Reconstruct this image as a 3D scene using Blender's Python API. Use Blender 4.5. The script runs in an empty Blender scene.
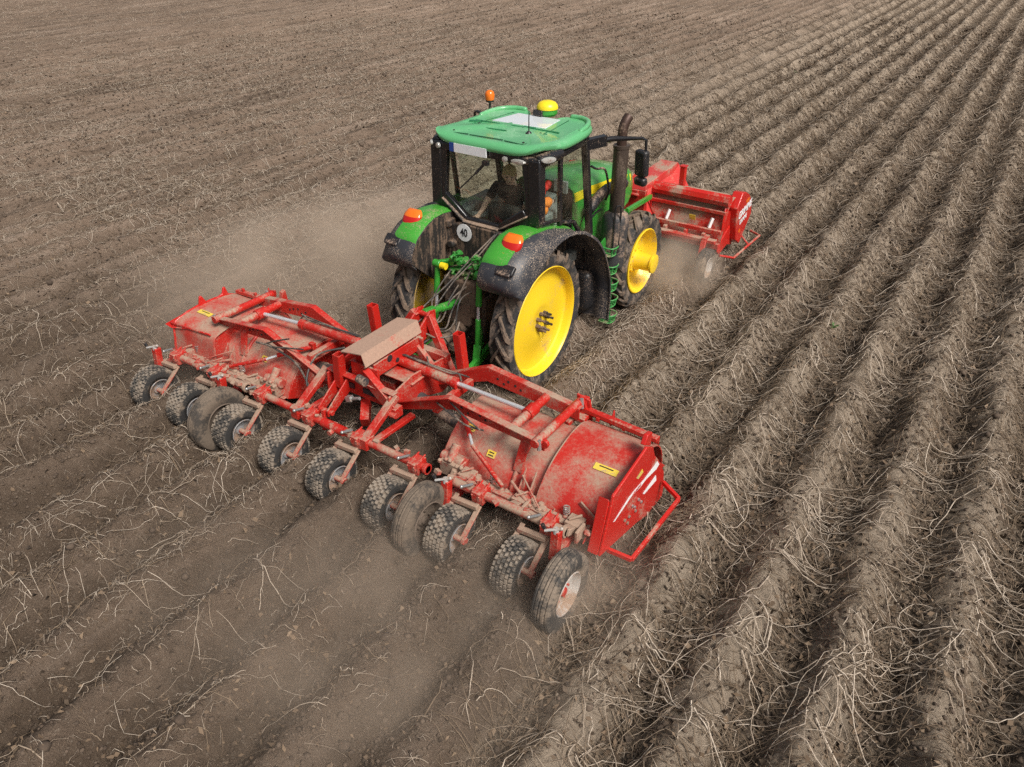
import bpy, bmesh, math, random
import numpy as np
from mathutils import Vector, Matrix, Euler
R = math.radians
rnd = random.Random(7)
rs = np.random.RandomState(11)
sc = bpy.context.scene
COL = sc.collection

# ------------------------------------------------------------------ camera
cam = bpy.data.cameras.new('camera'); camo = bpy.data.objects.new('camera', cam); COL.objects.link(camo)
cam.sensor_width = 36.0; cam.lens = 747.0 / 1024 * 36; cam.clip_end = 2000; cam.clip_start = 0.1
camo.location = (5.25, -7.32, 5.52); camo.rotation_euler = (math.pi / 2 - 0.577, 0, 0.585)
sc.camera = camo
sc.render.resolution_x = 1024; sc.render.resolution_y = 767

# ------------------------------------------------------------------ light
world = bpy.data.worlds.new('World'); sc.world = world; world.use_nodes = True
wn = world.node_tree.nodes; wl = world.node_tree.links
for n in list(wn): wn.remove(n)
sky = wn.new('ShaderNodeTexSky'); sky.sky_type = 'NISHITA'; sky.sun_disc = False
SUN_EL, SUN_AZ = R(50), R(108)          # azimuth clockwise from +Y
sky.sun_elevation = SUN_EL; sky.sun_rotation = SUN_AZ
sky.air_density = 1.0; sky.dust_density = 6.0; sky.ozone_density = 0.6
bg = wn.new('ShaderNodeBackground'); bg.inputs['Strength'].default_value = 0.075
wo = wn.new('ShaderNodeOutputWorld')
hs = wn.new('ShaderNodeHueSaturation'); hs.inputs['Saturation'].default_value = .45; wl.new(sky.outputs[0], hs.inputs['Color']); wl.new(hs.outputs[0], bg.inputs['Color']); wl.new(bg.outputs[0], wo.inputs['Surface'])
sun = bpy.data.lights.new('sun', 'SUN'); sun.energy = 3.1; sun.angle = R(20); sun.color = (1.0, 0.955, 0.90)
suno = bpy.data.objects.new('sun', sun); COL.objects.link(suno)
sd = Vector((math.sin(SUN_AZ) * math.cos(SUN_EL), math.cos(SUN_AZ) * math.cos(SUN_EL), math.sin(SUN_EL)))
suno.rotation_euler = sd.to_track_quat('Z', 'Y').to_euler(); suno.location = sd * 60
sc.view_settings.view_transform = 'Standard'; sc.view_settings.look = 'None'
sc.view_settings.exposure = 0.24; sc.view_settings.gamma = 1.0; sc.view_settings.use_curve_mapping = False
try:
    sc.cycles.max_bounces = 8; sc.cycles.transparent_max_bounces = 12
    sc.cycles.volume_bounces = 1; sc.cycles.volume_step_rate = 1.5; sc.cycles.volume_max_steps = 64
    sc.cycles.use_denoising = False; sc.cycles.denoiser = 'OPENIMAGEDENOISE'; sc.cycles.denoising_input_passes = 'RGB_ALBEDO_NORMAL'; sc.cycles.denoising_prefilter = 'ACCURATE'
except Exception: pass

# ------------------------------------------------------------------ materials
def nodes_of(m):
    m.use_nodes = True; nt = m.node_tree
    return nt, nt.nodes, nt.links, nt.nodes['Principled BSDF']
def nnoise(nt, vec, scale, detail=4, rough=.55):
    n = nt.nodes.new('ShaderNodeTexNoise'); n.inputs['Scale'].default_value = scale
    n.inputs['Detail'].default_value = detail; n.inputs['Roughness'].default_value = rough
    nt.links.new(vec, n.inputs['Vector']); return n.outputs['Fac']
def nmath(nt, op, a, b=None, clamp=False):
    n = nt.nodes.new('ShaderNodeMath'); n.operation = op; n.use_clamp = clamp
    for i, v in enumerate((a, b)):
        if v is None: continue
        if isinstance(v, (int, float)): n.inputs[i].default_value = v
        else: nt.links.new(v, n.inputs[i])
    return n.outputs[0]
def nramp(nt, v, lo, hi, a=0., b=1.):
    n = nt.nodes.new('ShaderNodeMapRange'); n.interpolation_type = 'SMOOTHSTEP'
    n.inputs['From Min'].default_value = lo; n.inputs['From Max'].default_value = hi
    n.inputs['To Min'].default_value = a; n.inputs['To Max'].default_value = b
    nt.links.new(v, n.inputs['Value']); return n.outputs['Result']
def nmix(nt, f, a, b):
    n = nt.nodes.new('ShaderNodeMix'); n.data_type = 'RGBA'
    if isinstance(f, (int, float)): n.inputs[0].default_value = f
    else: nt.links.new(f, n.inputs[0])
    for i, v in ((6, a), (7, b)):
        if isinstance(v, tuple): n.inputs[i].default_value = (*v[:3], 1)
        else: nt.links.new(v, n.inputs[i])
    return n.outputs[2]
DUST = (0.36, 0.25, 0.18)
def paint(name, col, rough=.38, metal=0., dust=.3, up=.25, speck=.0, dcol=DUST, patch=2.2, streak=None, bump=.15, coat=0., edge=(.16, .74)):
    m = bpy.data.materials.new(name); nt, N, Lk, P = nodes_of(m)
    tc = N.new('ShaderNodeTexCoord'); o = tc.outputs['Object']
    vec = o
    if streak:
        mp = N.new('ShaderNodeMapping'); mp.inputs['Scale'].default_value = streak; Lk.new(o, mp.inputs['Vector']); vec = mp.outputs[0]
    n1 = nnoise(nt, vec, patch, 7, .62); n2 = nnoise(nt, o, 38, 3, .6); n3 = nnoise(nt, o, 95, 2, .5)
    geo = N.new('ShaderNodeNewGeometry'); sep = N.new('ShaderNodeSeparateXYZ'); Lk.new(geo.outputs['Normal'], sep.inputs[0])
    upn = nmath(nt, 'MAXIMUM', sep.outputs['Z'], 0.)
    f = nmath(nt, 'MULTIPLY', nmath(nt, 'SUBTRACT', n1, .5), 3.2)
    f = nmath(nt, 'ADD', f, nmath(nt, 'MULTIPLY', nmath(nt, 'SUBTRACT', n2, .5), 1.0))
    f = nmath(nt, 'ADD', f, dust)
    f = nmath(nt, 'ADD', f, nmath(nt, 'MULTIPLY', upn, up))
    f = nmath(nt, 'MULTIPLY', f, .95, True)
    if speck:
        s = nramp(nt, n3, .66 - speck * .06, .71 - speck * .06)
        s = nmath(nt, 'MULTIPLY', s, nramp(nt, n1, .3, .6))
        f = nmath(nt, 'MAXIMUM', f, nmath(nt, 'MULTIPLY', s, .8))
    f = nramp(nt, f, *edge)
    dv = nmix(nt, n2, tuple(c * .72 for c in dcol), tuple(min(1, c * 1.25) for c in dcol))
    Lk.new(nmix(nt, f, tuple(col), dv), P.inputs['Base Color'])
    Lk.new(nramp(nt, f, 0, .8, rough, .92), P.inputs['Roughness'])
    P.inputs['Metallic'].default_value = metal
    if coat: P.inputs['Coat Weight'].default_value = coat
    if bump:
        b = N.new('ShaderNodeBump'); b.inputs['Strength'].default_value = bump; b.inputs['Distance'].default_value = .006
        Lk.new(n2, b.inputs['Height']); Lk.new(b.outputs[0], P.inputs['Normal'])
    return m
def plain(name, col, rough=.5, metal=0., emit=0.):
    m = bpy.data.materials.new(name); nt, N, Lk, P = nodes_of(m)
    tc = N.new('ShaderNodeTexCoord'); n = nnoise(nt, tc.outputs['Object'], 25, 4)
    Lk.new(nmix(nt, n, tuple(c * .8 for c in col), tuple(min(1, c * 1.15) for c in col)), P.inputs['Base Color'])
    P.inputs['Roughness'].default_value = rough; P.inputs['Metallic'].default_value = metal
    return m
def glass(name, tint=(.93, .965, .94), refl=.06, dust=.08):
    m = bpy.data.materials.new(name); m.use_nodes = True; nt = m.node_tree; N = nt.nodes; Lk = nt.links
    for n in list(N): N.remove(n)
    out = N.new('ShaderNodeOutputMaterial'); tr = N.new('ShaderNodeBsdfTransparent'); tr.inputs[0].default_value = (*tint, 1)
    gl = N.new('ShaderNodeBsdfGlossy'); gl.inputs['Roughness'].default_value = .04; gl.inputs[0].default_value = (.9, .95, .93, 1)
    fr = N.new('ShaderNodeFresnel'); fr.inputs[0].default_value = 1.45; gg = N.new('ShaderNodeNewGeometry')
    fo = nmath(nt, 'MULTIPLY', fr.outputs[0], nmath(nt, 'SUBTRACT', 1.0, gg.outputs['Backfacing']))   # one reflection per pane, at its outer face
    mx = N.new('ShaderNodeMixShader'); Lk.new(fo, mx.inputs[0]); Lk.new(tr.outputs[0], mx.inputs[1]); Lk.new(gl.outputs[0], mx.inputs[2])
    df = N.new('ShaderNodeBsdfDiffuse'); df.inputs[0].default_value = (*DUST, 1)
    tc = N.new('ShaderNodeTexCoord'); n1 = nnoise(nt, tc.outputs['Object'], 4, 6)
    f = nmath(nt, 'MULTIPLY', nramp(nt, n1, .35, .75), dust)
    m2 = N.new('ShaderNodeMixShader'); Lk.new(f, m2.inputs[0]); Lk.new(mx.outputs[0], m2.inputs[1]); Lk.new(df.outputs[0], m2.inputs[2])
    Lk.new(m2.outputs[0], out.inputs['Surface'])
    return m
M = {}
RED = (0.46, 0.016, 0.010)
M['red'] = paint('red_paint', RED, .36, dust=-.05, up=.36, speck=.5)
M['red_dusty'] = paint('dusty_red_paint', RED, .42, dust=.02, up=.44, speck=.9, edge=(.02, .95))
M['red_hood'] = paint('hood_red_paint', RED, .40, dust=.16, up=.22, speck=1.3, patch=2.0, edge=(-.1, 1.05))
M['red_hood_dusty'] = paint('dustier_hood_red_paint', (.50, .025, .018), .45, dust=.38, up=.22, speck=1.3, patch=2.0, edge=(-.15, 1.05))
M['red_clean'] = paint('clean_red_paint', (0.52, 0.016, 0.011), .32, dust=-.02, up=.12, speck=.1, coat=.2)
M['red_caked'] = paint('caked_red_paint', (0.42, 0.05, 0.035), .55, dust=.45, up=.30, speck=.6)
M['tan_cover'] = paint('dust_covered_plate', (0.52, 0.07, 0.05), .5, dust=.85, up=.15, speck=.3, dcol=(.40, .26, .19))
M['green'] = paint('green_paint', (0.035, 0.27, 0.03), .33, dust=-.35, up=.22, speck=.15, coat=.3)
M['green_bonnet'] = paint('green_bonnet_sky_sheen', (0.06, 0.32, 0.05), .22, dust=-.35, up=.30, dcol=(.30, .42, .26), coat=.7, bump=.04)  # pale green on upward faces paints in the sky sheen of the bonnet top
M['green_roof'] = paint('green_roof_sky_sheen', (0.10, 0.40, 0.16), .30, dust=-.36, up=.36, dcol=(.34, .52, .36), coat=.3, bump=.04, edge=(-.2, 1.3), patch=1.4)  # pale film on upward faces: sky sheen put into the colour, along with dust
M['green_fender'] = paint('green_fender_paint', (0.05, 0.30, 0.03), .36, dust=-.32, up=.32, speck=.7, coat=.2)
M['green_dark'] = paint('oily_green_paint', (0.03, 0.22, 0.03), .45, dust=.05, up=.2, speck=.3)
M['roof_seam'] = plain('roof_seam_shadow_gap', (0.02, 0.12, 0.05), .6)
M['green_rib'] = paint('green_rib_paint', (0.015, 0.16, 0.06), .4, dust=-.2, up=.1)
M['yellow'] = paint('yellow_paint', (0.84, 0.57, 0.02), .38, dust=-.12, up=.12, speck=.2, coat=.1, bump=.03, patch=2.6, dcol=(.42, .29, .15))
M['yellow_dark'] = paint('dark_yellow_paint', (0.42, 0.27, 0.02), .5, dust=.25, up=.2, speck=.4)  # darker yellow with more dust, for the left-hand wheel and hub
M['yellow_clean'] = plain('yellow_plastic', (0.88, 0.66, 0.02), .35)
M['black'] = paint('black_plastic', (0.018, 0.018, 0.02), .38, dust=-.10, up=.24, speck=.5)
M['black_flare'] = paint('speckled_black_fender', (0.033, 0.035, 0.042), .45, dust=-.75, up=.10, speck=1.7, dcol=(.42, .33, .25))
M['black_gloss'] = paint('black_cab_paint', (0.012, 0.012, 0.014), .24, dust=-.22, up=.2, speck=.15, coat=.2)
M['mud'] = paint('mud_caked_black', (0.02, 0.017, 0.015), .7, dust=.30, up=.3, speck=.6, dcol=(.16, .105, .07), streak=(6, 6, 1.3))
M['iron'] = paint('greasy_iron', (0.05, 0.045, 0.04), .5, .3, dust=.42, up=.3, speck=.5, dcol=(.22, .15, .105))
M['tyre'] = paint('tyre_rubber', (0.030, 0.029, 0.029), .75, dust=.30, up=.22, dcol=(.21, .16, .12), patch=5)
M['tyre_tread'] = paint('tyre_tread_rubber', (0.030, 0.026, 0.023), .85, dust=.52, up=.30, dcol=(.17, .12, .085), patch=6)
M['turf_tyre'] = paint('turf_tyre_rubber', (0.025, 0.024, 0.023), .8, dust=.10, up=.30, dcol=(.20, .155, .115), patch=7)
M['turf_block'] = paint('turf_tread_rubber', (0.05, 0.047, 0.043), .85, dust=.38, up=.25, dcol=(.28, .23, .18), patch=6)
M['rim_mud'] = paint('mud_covered_rim', (.10, .075, .055), .85, dust=.5, up=.1, dcol=(.14, .105, .08))
M['rib_mud'] = paint('mud_covered_tyre', (.05, .042, .035), .85, dust=.5, up=.2, dcol=(.15, .115, .085), patch=5)
M['bounce_headliner'] = plain('pale_bounce_liner', (.62, .62, .58), .9)
M['rib_tyre'] = paint('rib_tyre_rubber', (0.045, 0.041, 0.037), .8, dust=.30, up=.3, dcol=(.21, .165, .125), patch=5)
M['rim_grey'] = paint('grey_rim_paint', (0.36, 0.37, 0.38), .4, .4, dust=.30, up=.3, speck=.5)
M['rim_light'] = paint('pale_rim_paint', (0.52, 0.51, 0.49), .45, .2, dust=.26, up=.3, speck=.6)
M['chrome'] = plain('chrome_rod', (0.80, 0.80, 0.80), .30, .55)
M['steel'] = paint('bare_steel', (0.45, 0.45, 0.44), .4, .7, dust=.15, up=.3)
M['exhaust'] = paint('sooty_exhaust_steel', (0.10, 0.075, 0.06), .45, .5, dust=.14, up=.1, dcol=(.20, .15, .115), streak=(3, 3, .8))
M['exhaust_hot'] = paint('heat_browned_steel', (0.075, 0.045, 0.035), .5, .5, dust=.05, up=.1)
M['grey'] = paint('charcoal_guard', (0.045, 0.045, 0.047), .5, dust=.2, up=.25, speck=.3)
M['hose'] = paint('dusty_hose', (0.04, 0.038, 0.036), .55, dust=.25, up=.2, dcol=(.24, .19, .15))
M['white'] = plain('white_paint', (0.82, 0.82, 0.82), .45)
M['sticker'] = paint('yellow_sticker', (0.75, 0.55, 0.06), .5, dust=.15, up=.15, speck=.3)
M['ink'] = plain('black_ink', (0.02, 0.02, 0.022), .5)
M['blue'] = plain('blue_band', (0.02, 0.06, 0.28), .4)
M['plate'] = plain('white_plate', (0.80, 0.81, 0.84), .35)
M['lens_orange'] = plain('orange_lens', (0.80, 0.17, 0.015), .12)
M['lens_red'] = plain('red_lens', (0.50, 0.015, 0.012), .12)
M['lens_white'] = plain('clear_lamp_lens', (0.50, 0.49, 0.46), .12, .3)
M['glass'] = glass('tinted_cab_glass')
M['skylight'] = paint('pale_roof_glass', (0.62, 0.66, 0.68), .06, dust=-.2, up=.25, dcol=(.5, .47, .43), bump=0)
M['seat'] = plain('grey_seat_cloth', (0.06, 0.063, 0.06), .9)
M['interior'] = plain('grey_cab_trim', (0.20, 0.215, 0.205), .7)
M['skin'] = plain('skin', (0.78, 0.50, 0.38), .5)
M['hair'] = plain('fair_hair', (0.52, 0.38, 0.20), .7)
M['shirt'] = plain('black_cotton', (0.02, 0.02, 0.024), .9)
M['jeans'] = plain('grey_work_trousers', (0.20, 0.215, 0.21), .9)
M['orange_cloth'] = plain('orange_cloth', (0.85, 0.25, 0.03), .8)
M['red_cloth'] = plain('red_cloth', (0.6, 0.03, 0.02), .7)
M['bottle'] = plain('milky_plastic', (0.75, 0.78, 0.72), .3)
M['weed'] = plain('weed_leaf', (0.06, 0.13, 0.025), .6)

# ------------------------------------------------------------------ mesh builder
def frame(d, up=(0, 0, 1)):
    d = Vector(d).normalized(); u = Vector(up)
    if abs(d.dot(u)) > .98: u = Vector((0, 1, 0))
    s = d.cross(u).normalized(); return s, s.cross(d).normalized()
class MB:
    def __init__(s): s.v = []; s.f = []; s.m = []; s.mi = 0
    def add(s, vs, fs):
        o = len(s.v); s.v += [tuple(p) for p in vs]; s.f += [tuple(i + o for i in f) for f in fs]; s.m += [s.mi] * len(fs); return s
    def hexa(s, p):   # 8 points: bottom 4, top 4
        return s.add(p, [(3, 2, 1, 0), (4, 5, 6, 7), (0, 1, 5, 4), (1, 2, 6, 5), (2, 3, 7, 6), (3, 0, 4, 7)])
    def box(s, c, d, rot=None):
        q = [Vector((x * d[0] / 2, y * d[1] / 2, z * d[2] / 2)) for z in (-1, 1) for x, y in ((-1, -1), (1, -1), (1, 1), (-1, 1))]
        if rot is not None:
            e = Euler(rot).to_matrix(); q = [e @ a for a in q]
        return s.hexa([a + Vector(c) for a in q])
    def bar(s, a, b, w, h, up=(0, 0, 1)):
        a = Vector(a); b = Vector(b); sd_, u = frame(b - a, up)
        q = []
        for p in (a, b): q += [p - sd_ * w / 2 - u * h / 2, p + sd_ * w / 2 - u * h / 2, p + sd_ * w / 2 + u * h / 2, p - sd_ * w / 2 + u * h / 2]
        return s.hexa(q)
    def tube(s, pts, r, n=12, cap=True):
        pts = [Vector(p) for p in pts]; K = len(pts)
        rr = r if isinstance(r, (list, tuple)) else [r] * K
        t0 = (pts[1] - pts[0]); sd_, u = frame(t0); vs = []
        for i, p in enumerate(pts):
            t = (pts[min(i + 1, K - 1)] - pts[max(i - 1, 0)]).normalized()
            sd_ = (sd_ - t * sd_.dot(t)).normalized(); u = sd_.cross(t).normalized()
            for j in range(n):
                a = 2 * math.pi * j / n; vs.append(p + sd_ * math.cos(a) * rr[i] + u * math.sin(a) * rr[i])
        fs = []
        for i in range(K - 1):
            for j in range(n):
                k = (j + 1) % n; fs.append((i * n + k, i * n + j, (i + 1) * n + j, (i + 1) * n + k))
        if cap: fs += [tuple(range(n)), tuple((K - 1) * n + j for j in reversed(range(n)))]
        return s.add(vs, fs)
    def prism(s, poly, axis, a, b):
        # poly: 2D outline in the two other axes, order (x,y)/(x,z)/(y,z)
        n = len(poly); vs = []
        for t in (a, b):
            for p, q in poly:
                vs.append({'x': (t, p, q), 'y': (p, t, q), 'z': (p, q, t)}[axis])
        fs = [tuple(range(n)), tuple(range(2 * n - 1, n - 1, -1))] + [(i, i + n, (i + 1) % n + n, (i + 1) % n) for i in range(n)]
        return s.add(vs, fs)
    def lathe(s, prof, c=(0, 0, 0), n=48, axis='x', closed=False):
        vs = []; K = len(prof)
        for i in range(n):
            a = 2 * math.pi * i / n; ca, sa = math.cos(a), math.sin(a)
            for x, r in prof:
                v = {'x': (x, r * ca, r * sa), 'z': (r * ca, r * sa, x), 'y': (r * sa, x, r * ca)}[axis]
                vs.append((v[0] + c[0], v[1] + c[1], v[2] + c[2]))
        fs = []
        for i in range(n):
            k = (i + 1) % n
            for j in range(K if closed else K - 1):
                l = (j + 1) % K; fs.append((i * K + j, k * K + j, k * K + l, i * K + l))
        return s.add(vs, fs)
    def grid(s, rows, thick=None):
        # rows of points -> sheet, optional thickness along averaged normals (by vector function)
        nr = len(rows); nc = len(rows[0]); vs = [Vector(p) for r in rows for p in r]
        fs = [(i * nc + j, i * nc + j + 1, (i + 1) * nc + j + 1, (i + 1) * nc + j) for i in range(nr - 1) for j in range(nc - 1)]
        if not thick: return s.add(vs, fs)
        nrm = [Vector() for _ in vs]
        for f in fs:
            n = (vs[f[1]] - vs[f[0]]).cross(vs[f[3]] - vs[f[0]])
            if n.length < 1e-12: n = (vs[f[2]] - vs[f[1]]).cross(vs[f[3]] - vs[f[2]])
            for i in f: nrm[i] += n
        lo = [p - q.normalized() * thick for p, q in zip(vs, nrm)]
        o = nr * nc; fb = [tuple(i + o for i in reversed(f)) for f in fs]; ed = []
        for j in range(nc - 1):
            ed.append((j + 1, j, j + o, j + 1 + o)); a = (nr - 1) * nc + j; ed.append((a, a + 1, a + 1 + o, a + o))
        for i in range(nr - 1):
            a = i * nc; b = a + nc; ed.append((a, b, b + o, a + o)); a = i * nc + nc - 1; b = a + nc; ed.append((b, a, a + o, b + o))
        return s.add(vs + lo, fs + fb + ed)
    def ball(s, c, r, n=12, m=8):
        rx, ry, rz = r if isinstance(r, (list, tuple)) else (r, r, r)
        vs = [(c[0], c[1], c[2] - rz)]
        for i in range(1, m):
            b = -math.pi / 2 + math.pi * i / m
            for j in range(n):
                a = 2 * math.pi * j / n; vs.append((c[0] + rx * math.cos(b) * math.cos(a), c[1] + ry * math.cos(b) * math.sin(a), c[2] + rz * math.sin(b)))
        vs.append((c[0], c[1], c[2] + rz)); fs = []
        for j in range(n):
            k = (j + 1) % n; fs.append((0, 1 + k, 1 + j)); t = 1 + (m - 2) * n; fs.append((t + j, t + k, len(vs) - 1))
        for i in range(m - 2):
            for j in range(n):
                k = (j + 1) % n; a = 1 + i * n; fs.append((a + j, a + k, a + n + k, a + n + j))
        return s.add(vs, fs)
    def build(s, name, mat, parent=None, org=(0, 0, 0), bevel=0., angle=38, fix=True, local=False):
        me = bpy.data.meshes.new(name); o = Vector(org); sh = Vector() if local else o
        me.from_pydata([tuple(Vector(p) - sh) for p in s.v], [], s.f)
        mats = mat if isinstance(mat, (list, tuple)) else [mat]
        for m in mats: me.materials.append(m)
        if len(mats) > 1: me.polygons.foreach_set('material_index', s.m)
        if fix:
            bm = bmesh.new(); bm.from_mesh(me); bmesh.ops.recalc_face_normals(bm, faces=bm.faces[:]); bm.to_mesh(me); bm.free()
        me.polygons.foreach_set('use_smooth', [True] * len(me.polygons)); me.set_sharp_from_angle(angle=R(angle)); me.update()
        ob = bpy.data.objects.new(name, me); COL.objects.link(ob)
        if bevel:
            b = ob.modifiers.new('bevel', 'BEVEL'); b.width = bevel; b.segments = 2; b.limit_method = 'ANGLE'; b.angle_limit = R(40); b.harden_normals = False
        ob.location = o
        if parent is not None:
            ob.parent = parent
            ob.location = o - world_loc(parent)
        return ob
def world_loc(o):
    l = Vector(o.location)
    while o.parent is not None:
        o = o.parent; l += Vector(o.location)
    return l
def thing(name, loc, label, cat, group=None):
    o = bpy.data.objects.new(name, None); COL.objects.link(o); o.location = loc; o.empty_display_size = .3
    tag(o, label, cat, group); return o
def tag(o, label=None, cat=None, group=None, kind=None):
    if label: o['label'] = label
    if cat: o['category'] = cat
    if group: o['group'] = group
    if kind: o['kind'] = kind
    return o
def dup(o, parent, loc):
    c = o.copy(); COL.objects.link(c); c.parent = parent; c.location = Vector(loc) - (world_loc(parent) if parent else Vector())
    for ch in list(o.children):
        d = ch.copy(); COL.objects.link(d); d.parent = c
    return c
def arc(c, r, a0, a1, n, plane='yz', k=0.):
    out = []
    for i in range(n + 1):
        a = R(a0 + (a1 - a0) * i / n); p, q = c[0] + r * math.cos(a), c[1] + r * math.sin(a)
        out.append({'yz': (k, p, q), 'xz': (p, k, q), 'xy': (p, q, k)}[plane])
    return out
def smooth(pts, n=6):
    pts = [Vector(p) for p in pts]; out = []
    for i in range(len(pts) - 1):
        p0 = pts[max(i - 1, 0)]; p1 = pts[i]; p2 = pts[i + 1]; p3 = pts[min(i + 2, len(pts) - 1)]
        for j in range(n):
            t = j / n
            out.append(.5 * ((2 * p1) + (p2 - p0) * t + (2 * p0 - 5 * p1 + 4 * p2 - p3) * t * t + (3 * p1 - p0 - 3 * p2 + p3) * t ** 3))
    return out + [pts[-1]]
def interp(t, xs, ys):
    return float(np.interp(t, xs, ys))
# ------------------------------------------------------------------ ground
def vnoise(x, y, seed):
    xi = np.floor(x).astype(np.int64); yi = np.floor(y).astype(np.int64); fx = x - xi; fy = y - yi
    fx = fx * fx * (3 - 2 * fx); fy = fy * fy * (3 - 2 * fy)
    def h(a, b):
        n = (a * 374761393 + b * 668265263 + seed * 974634777) & 0x7fffffff
        n = ((n ^ (n >> 13)) * 1274126177) & 0x7fffffff
        n = (n ^ (n >> 16)) & 0xffff
        return n / 65535.0
    return (h(xi, yi) * (1 - fx) + h(xi + 1, yi) * fx) * (1 - fy) + (h(xi, yi + 1) * (1 - fx) + h(xi + 1, yi + 1) * fx) * fy
def fbm(x, y, f, oct_, seed):
    v = 0; a = .5; t = 0
    for i in range(oct_):
        v = v + a * vnoise(x * f, y * f, seed + i * 17); t += a; a *= .55; f *= 2.03
    return v / t - .5
ROW = .79; CREST = 2.93
def sstep(a, b, x):
    t = np.clip((x - a) / (b - a), 0, 1); return t * t * (3 - 2 * t)
def untopped(x, y):
    u = sstep(3.1, 3.3, x)
    u = np.maximum(u, sstep(5.3, 5.7, y) * np.maximum(sstep(-3.2, -2.9, x) * .75, sstep(-8.5, -1.2, x)))
    u = np.maximum(u, sstep(-2.0, -1.6, y) * sstep(1.62, 1.8, x))
    u = np.maximum(u, sstep(-2.2, -1.6, y) * sstep(-3.2, -2.9, x) * sstep(-1.5, -1.75, x))
    return u
def track(x):
    # wheel furrows left by earlier passes on the topped land
    d = np.abs((x + 7.735 + 50 * 3.16) % 3.16); d = np.minimum(d, 3.16 - d)
    return np.exp(-(d / .30) ** 2) * sstep(-4.5, -5.5, x)
def ground_h(x, y, detail=True):
    u = untopped(x, y)
    fresh = sstep(-9, -3.5, x) * sstep(4, -3, y)
    wob = .13 * fbm(x * .6, y * 1.6, .7, 3, 5)
    ph = np.cos(2 * np.pi * (x + wob - CREST) / ROW) * .5 + .5
    ph = ph ** (.85 + .45 * u)
    amp = .235 * u + (1 - u) * (.165 + .10 * fresh)
    h = amp * ph * (1 + .5 * fbm(x, y, .9, 2, 31)) + (1 - u) * .03
    h = h - track(x) * .25 * (1 - u)
    h = h + .05 * fbm(x, y, .7, 3, 3) + (.17 * u + .05) * fbm(x, y, 1.9, 3, 63) * (.35 + ph)
    if detail:
        rg = 1 + .6 * fresh * (1 - u)
        rg = rg * (1 - .35 * sstep(-3, -6, x) * (1 - u) * (1 - fresh))
        h = h + .10 * (1 - u) * sstep(-2.8, -4, x) * fbm(x * 3.2, y * .22, 1., 3, 131) 
        rg = rg * (1 + .35 * u)
        h = h + .095 * rg * fbm(x, y, 4.3, 3, 9) + .046 * rg * np.abs(fbm(x, y, 14., 3, 21)) * 2
    # wheel ruts pressed by the tractor and the machine wheels
    rut = (np.exp(-((np.abs(x) - .79) / .2) ** 2)) * sstep(3.9, 3.4, y) * sstep(-3.2, -2.8, y)
    h = h * (1 - .75 * rut)
    return h
def axis_pts(segs):
    out = []
    for a, b, st in segs: out += list(np.arange(a, b, st))
    out.append(segs[-1][1]); return np.array(out)
gx = axis_pts([(-400, -100, 60), (-100, -60, 4), (-60, -30, .26), (-30, -13, .11), (-13, -6.5, .055), (-6.5, 8.6, .032), (8.6, 14, .09), (14, 40, 2), (40, 400, 60)])
gy = axis_pts([(-200, -20, 30), (-20, -9, .6), (-9, 3.2, .032), (3.2, 9, .045), (9, 20, .09), (20, 40, .18), (40, 75, .36), (75, 110, 4), (110, 500, 60)])
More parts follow.
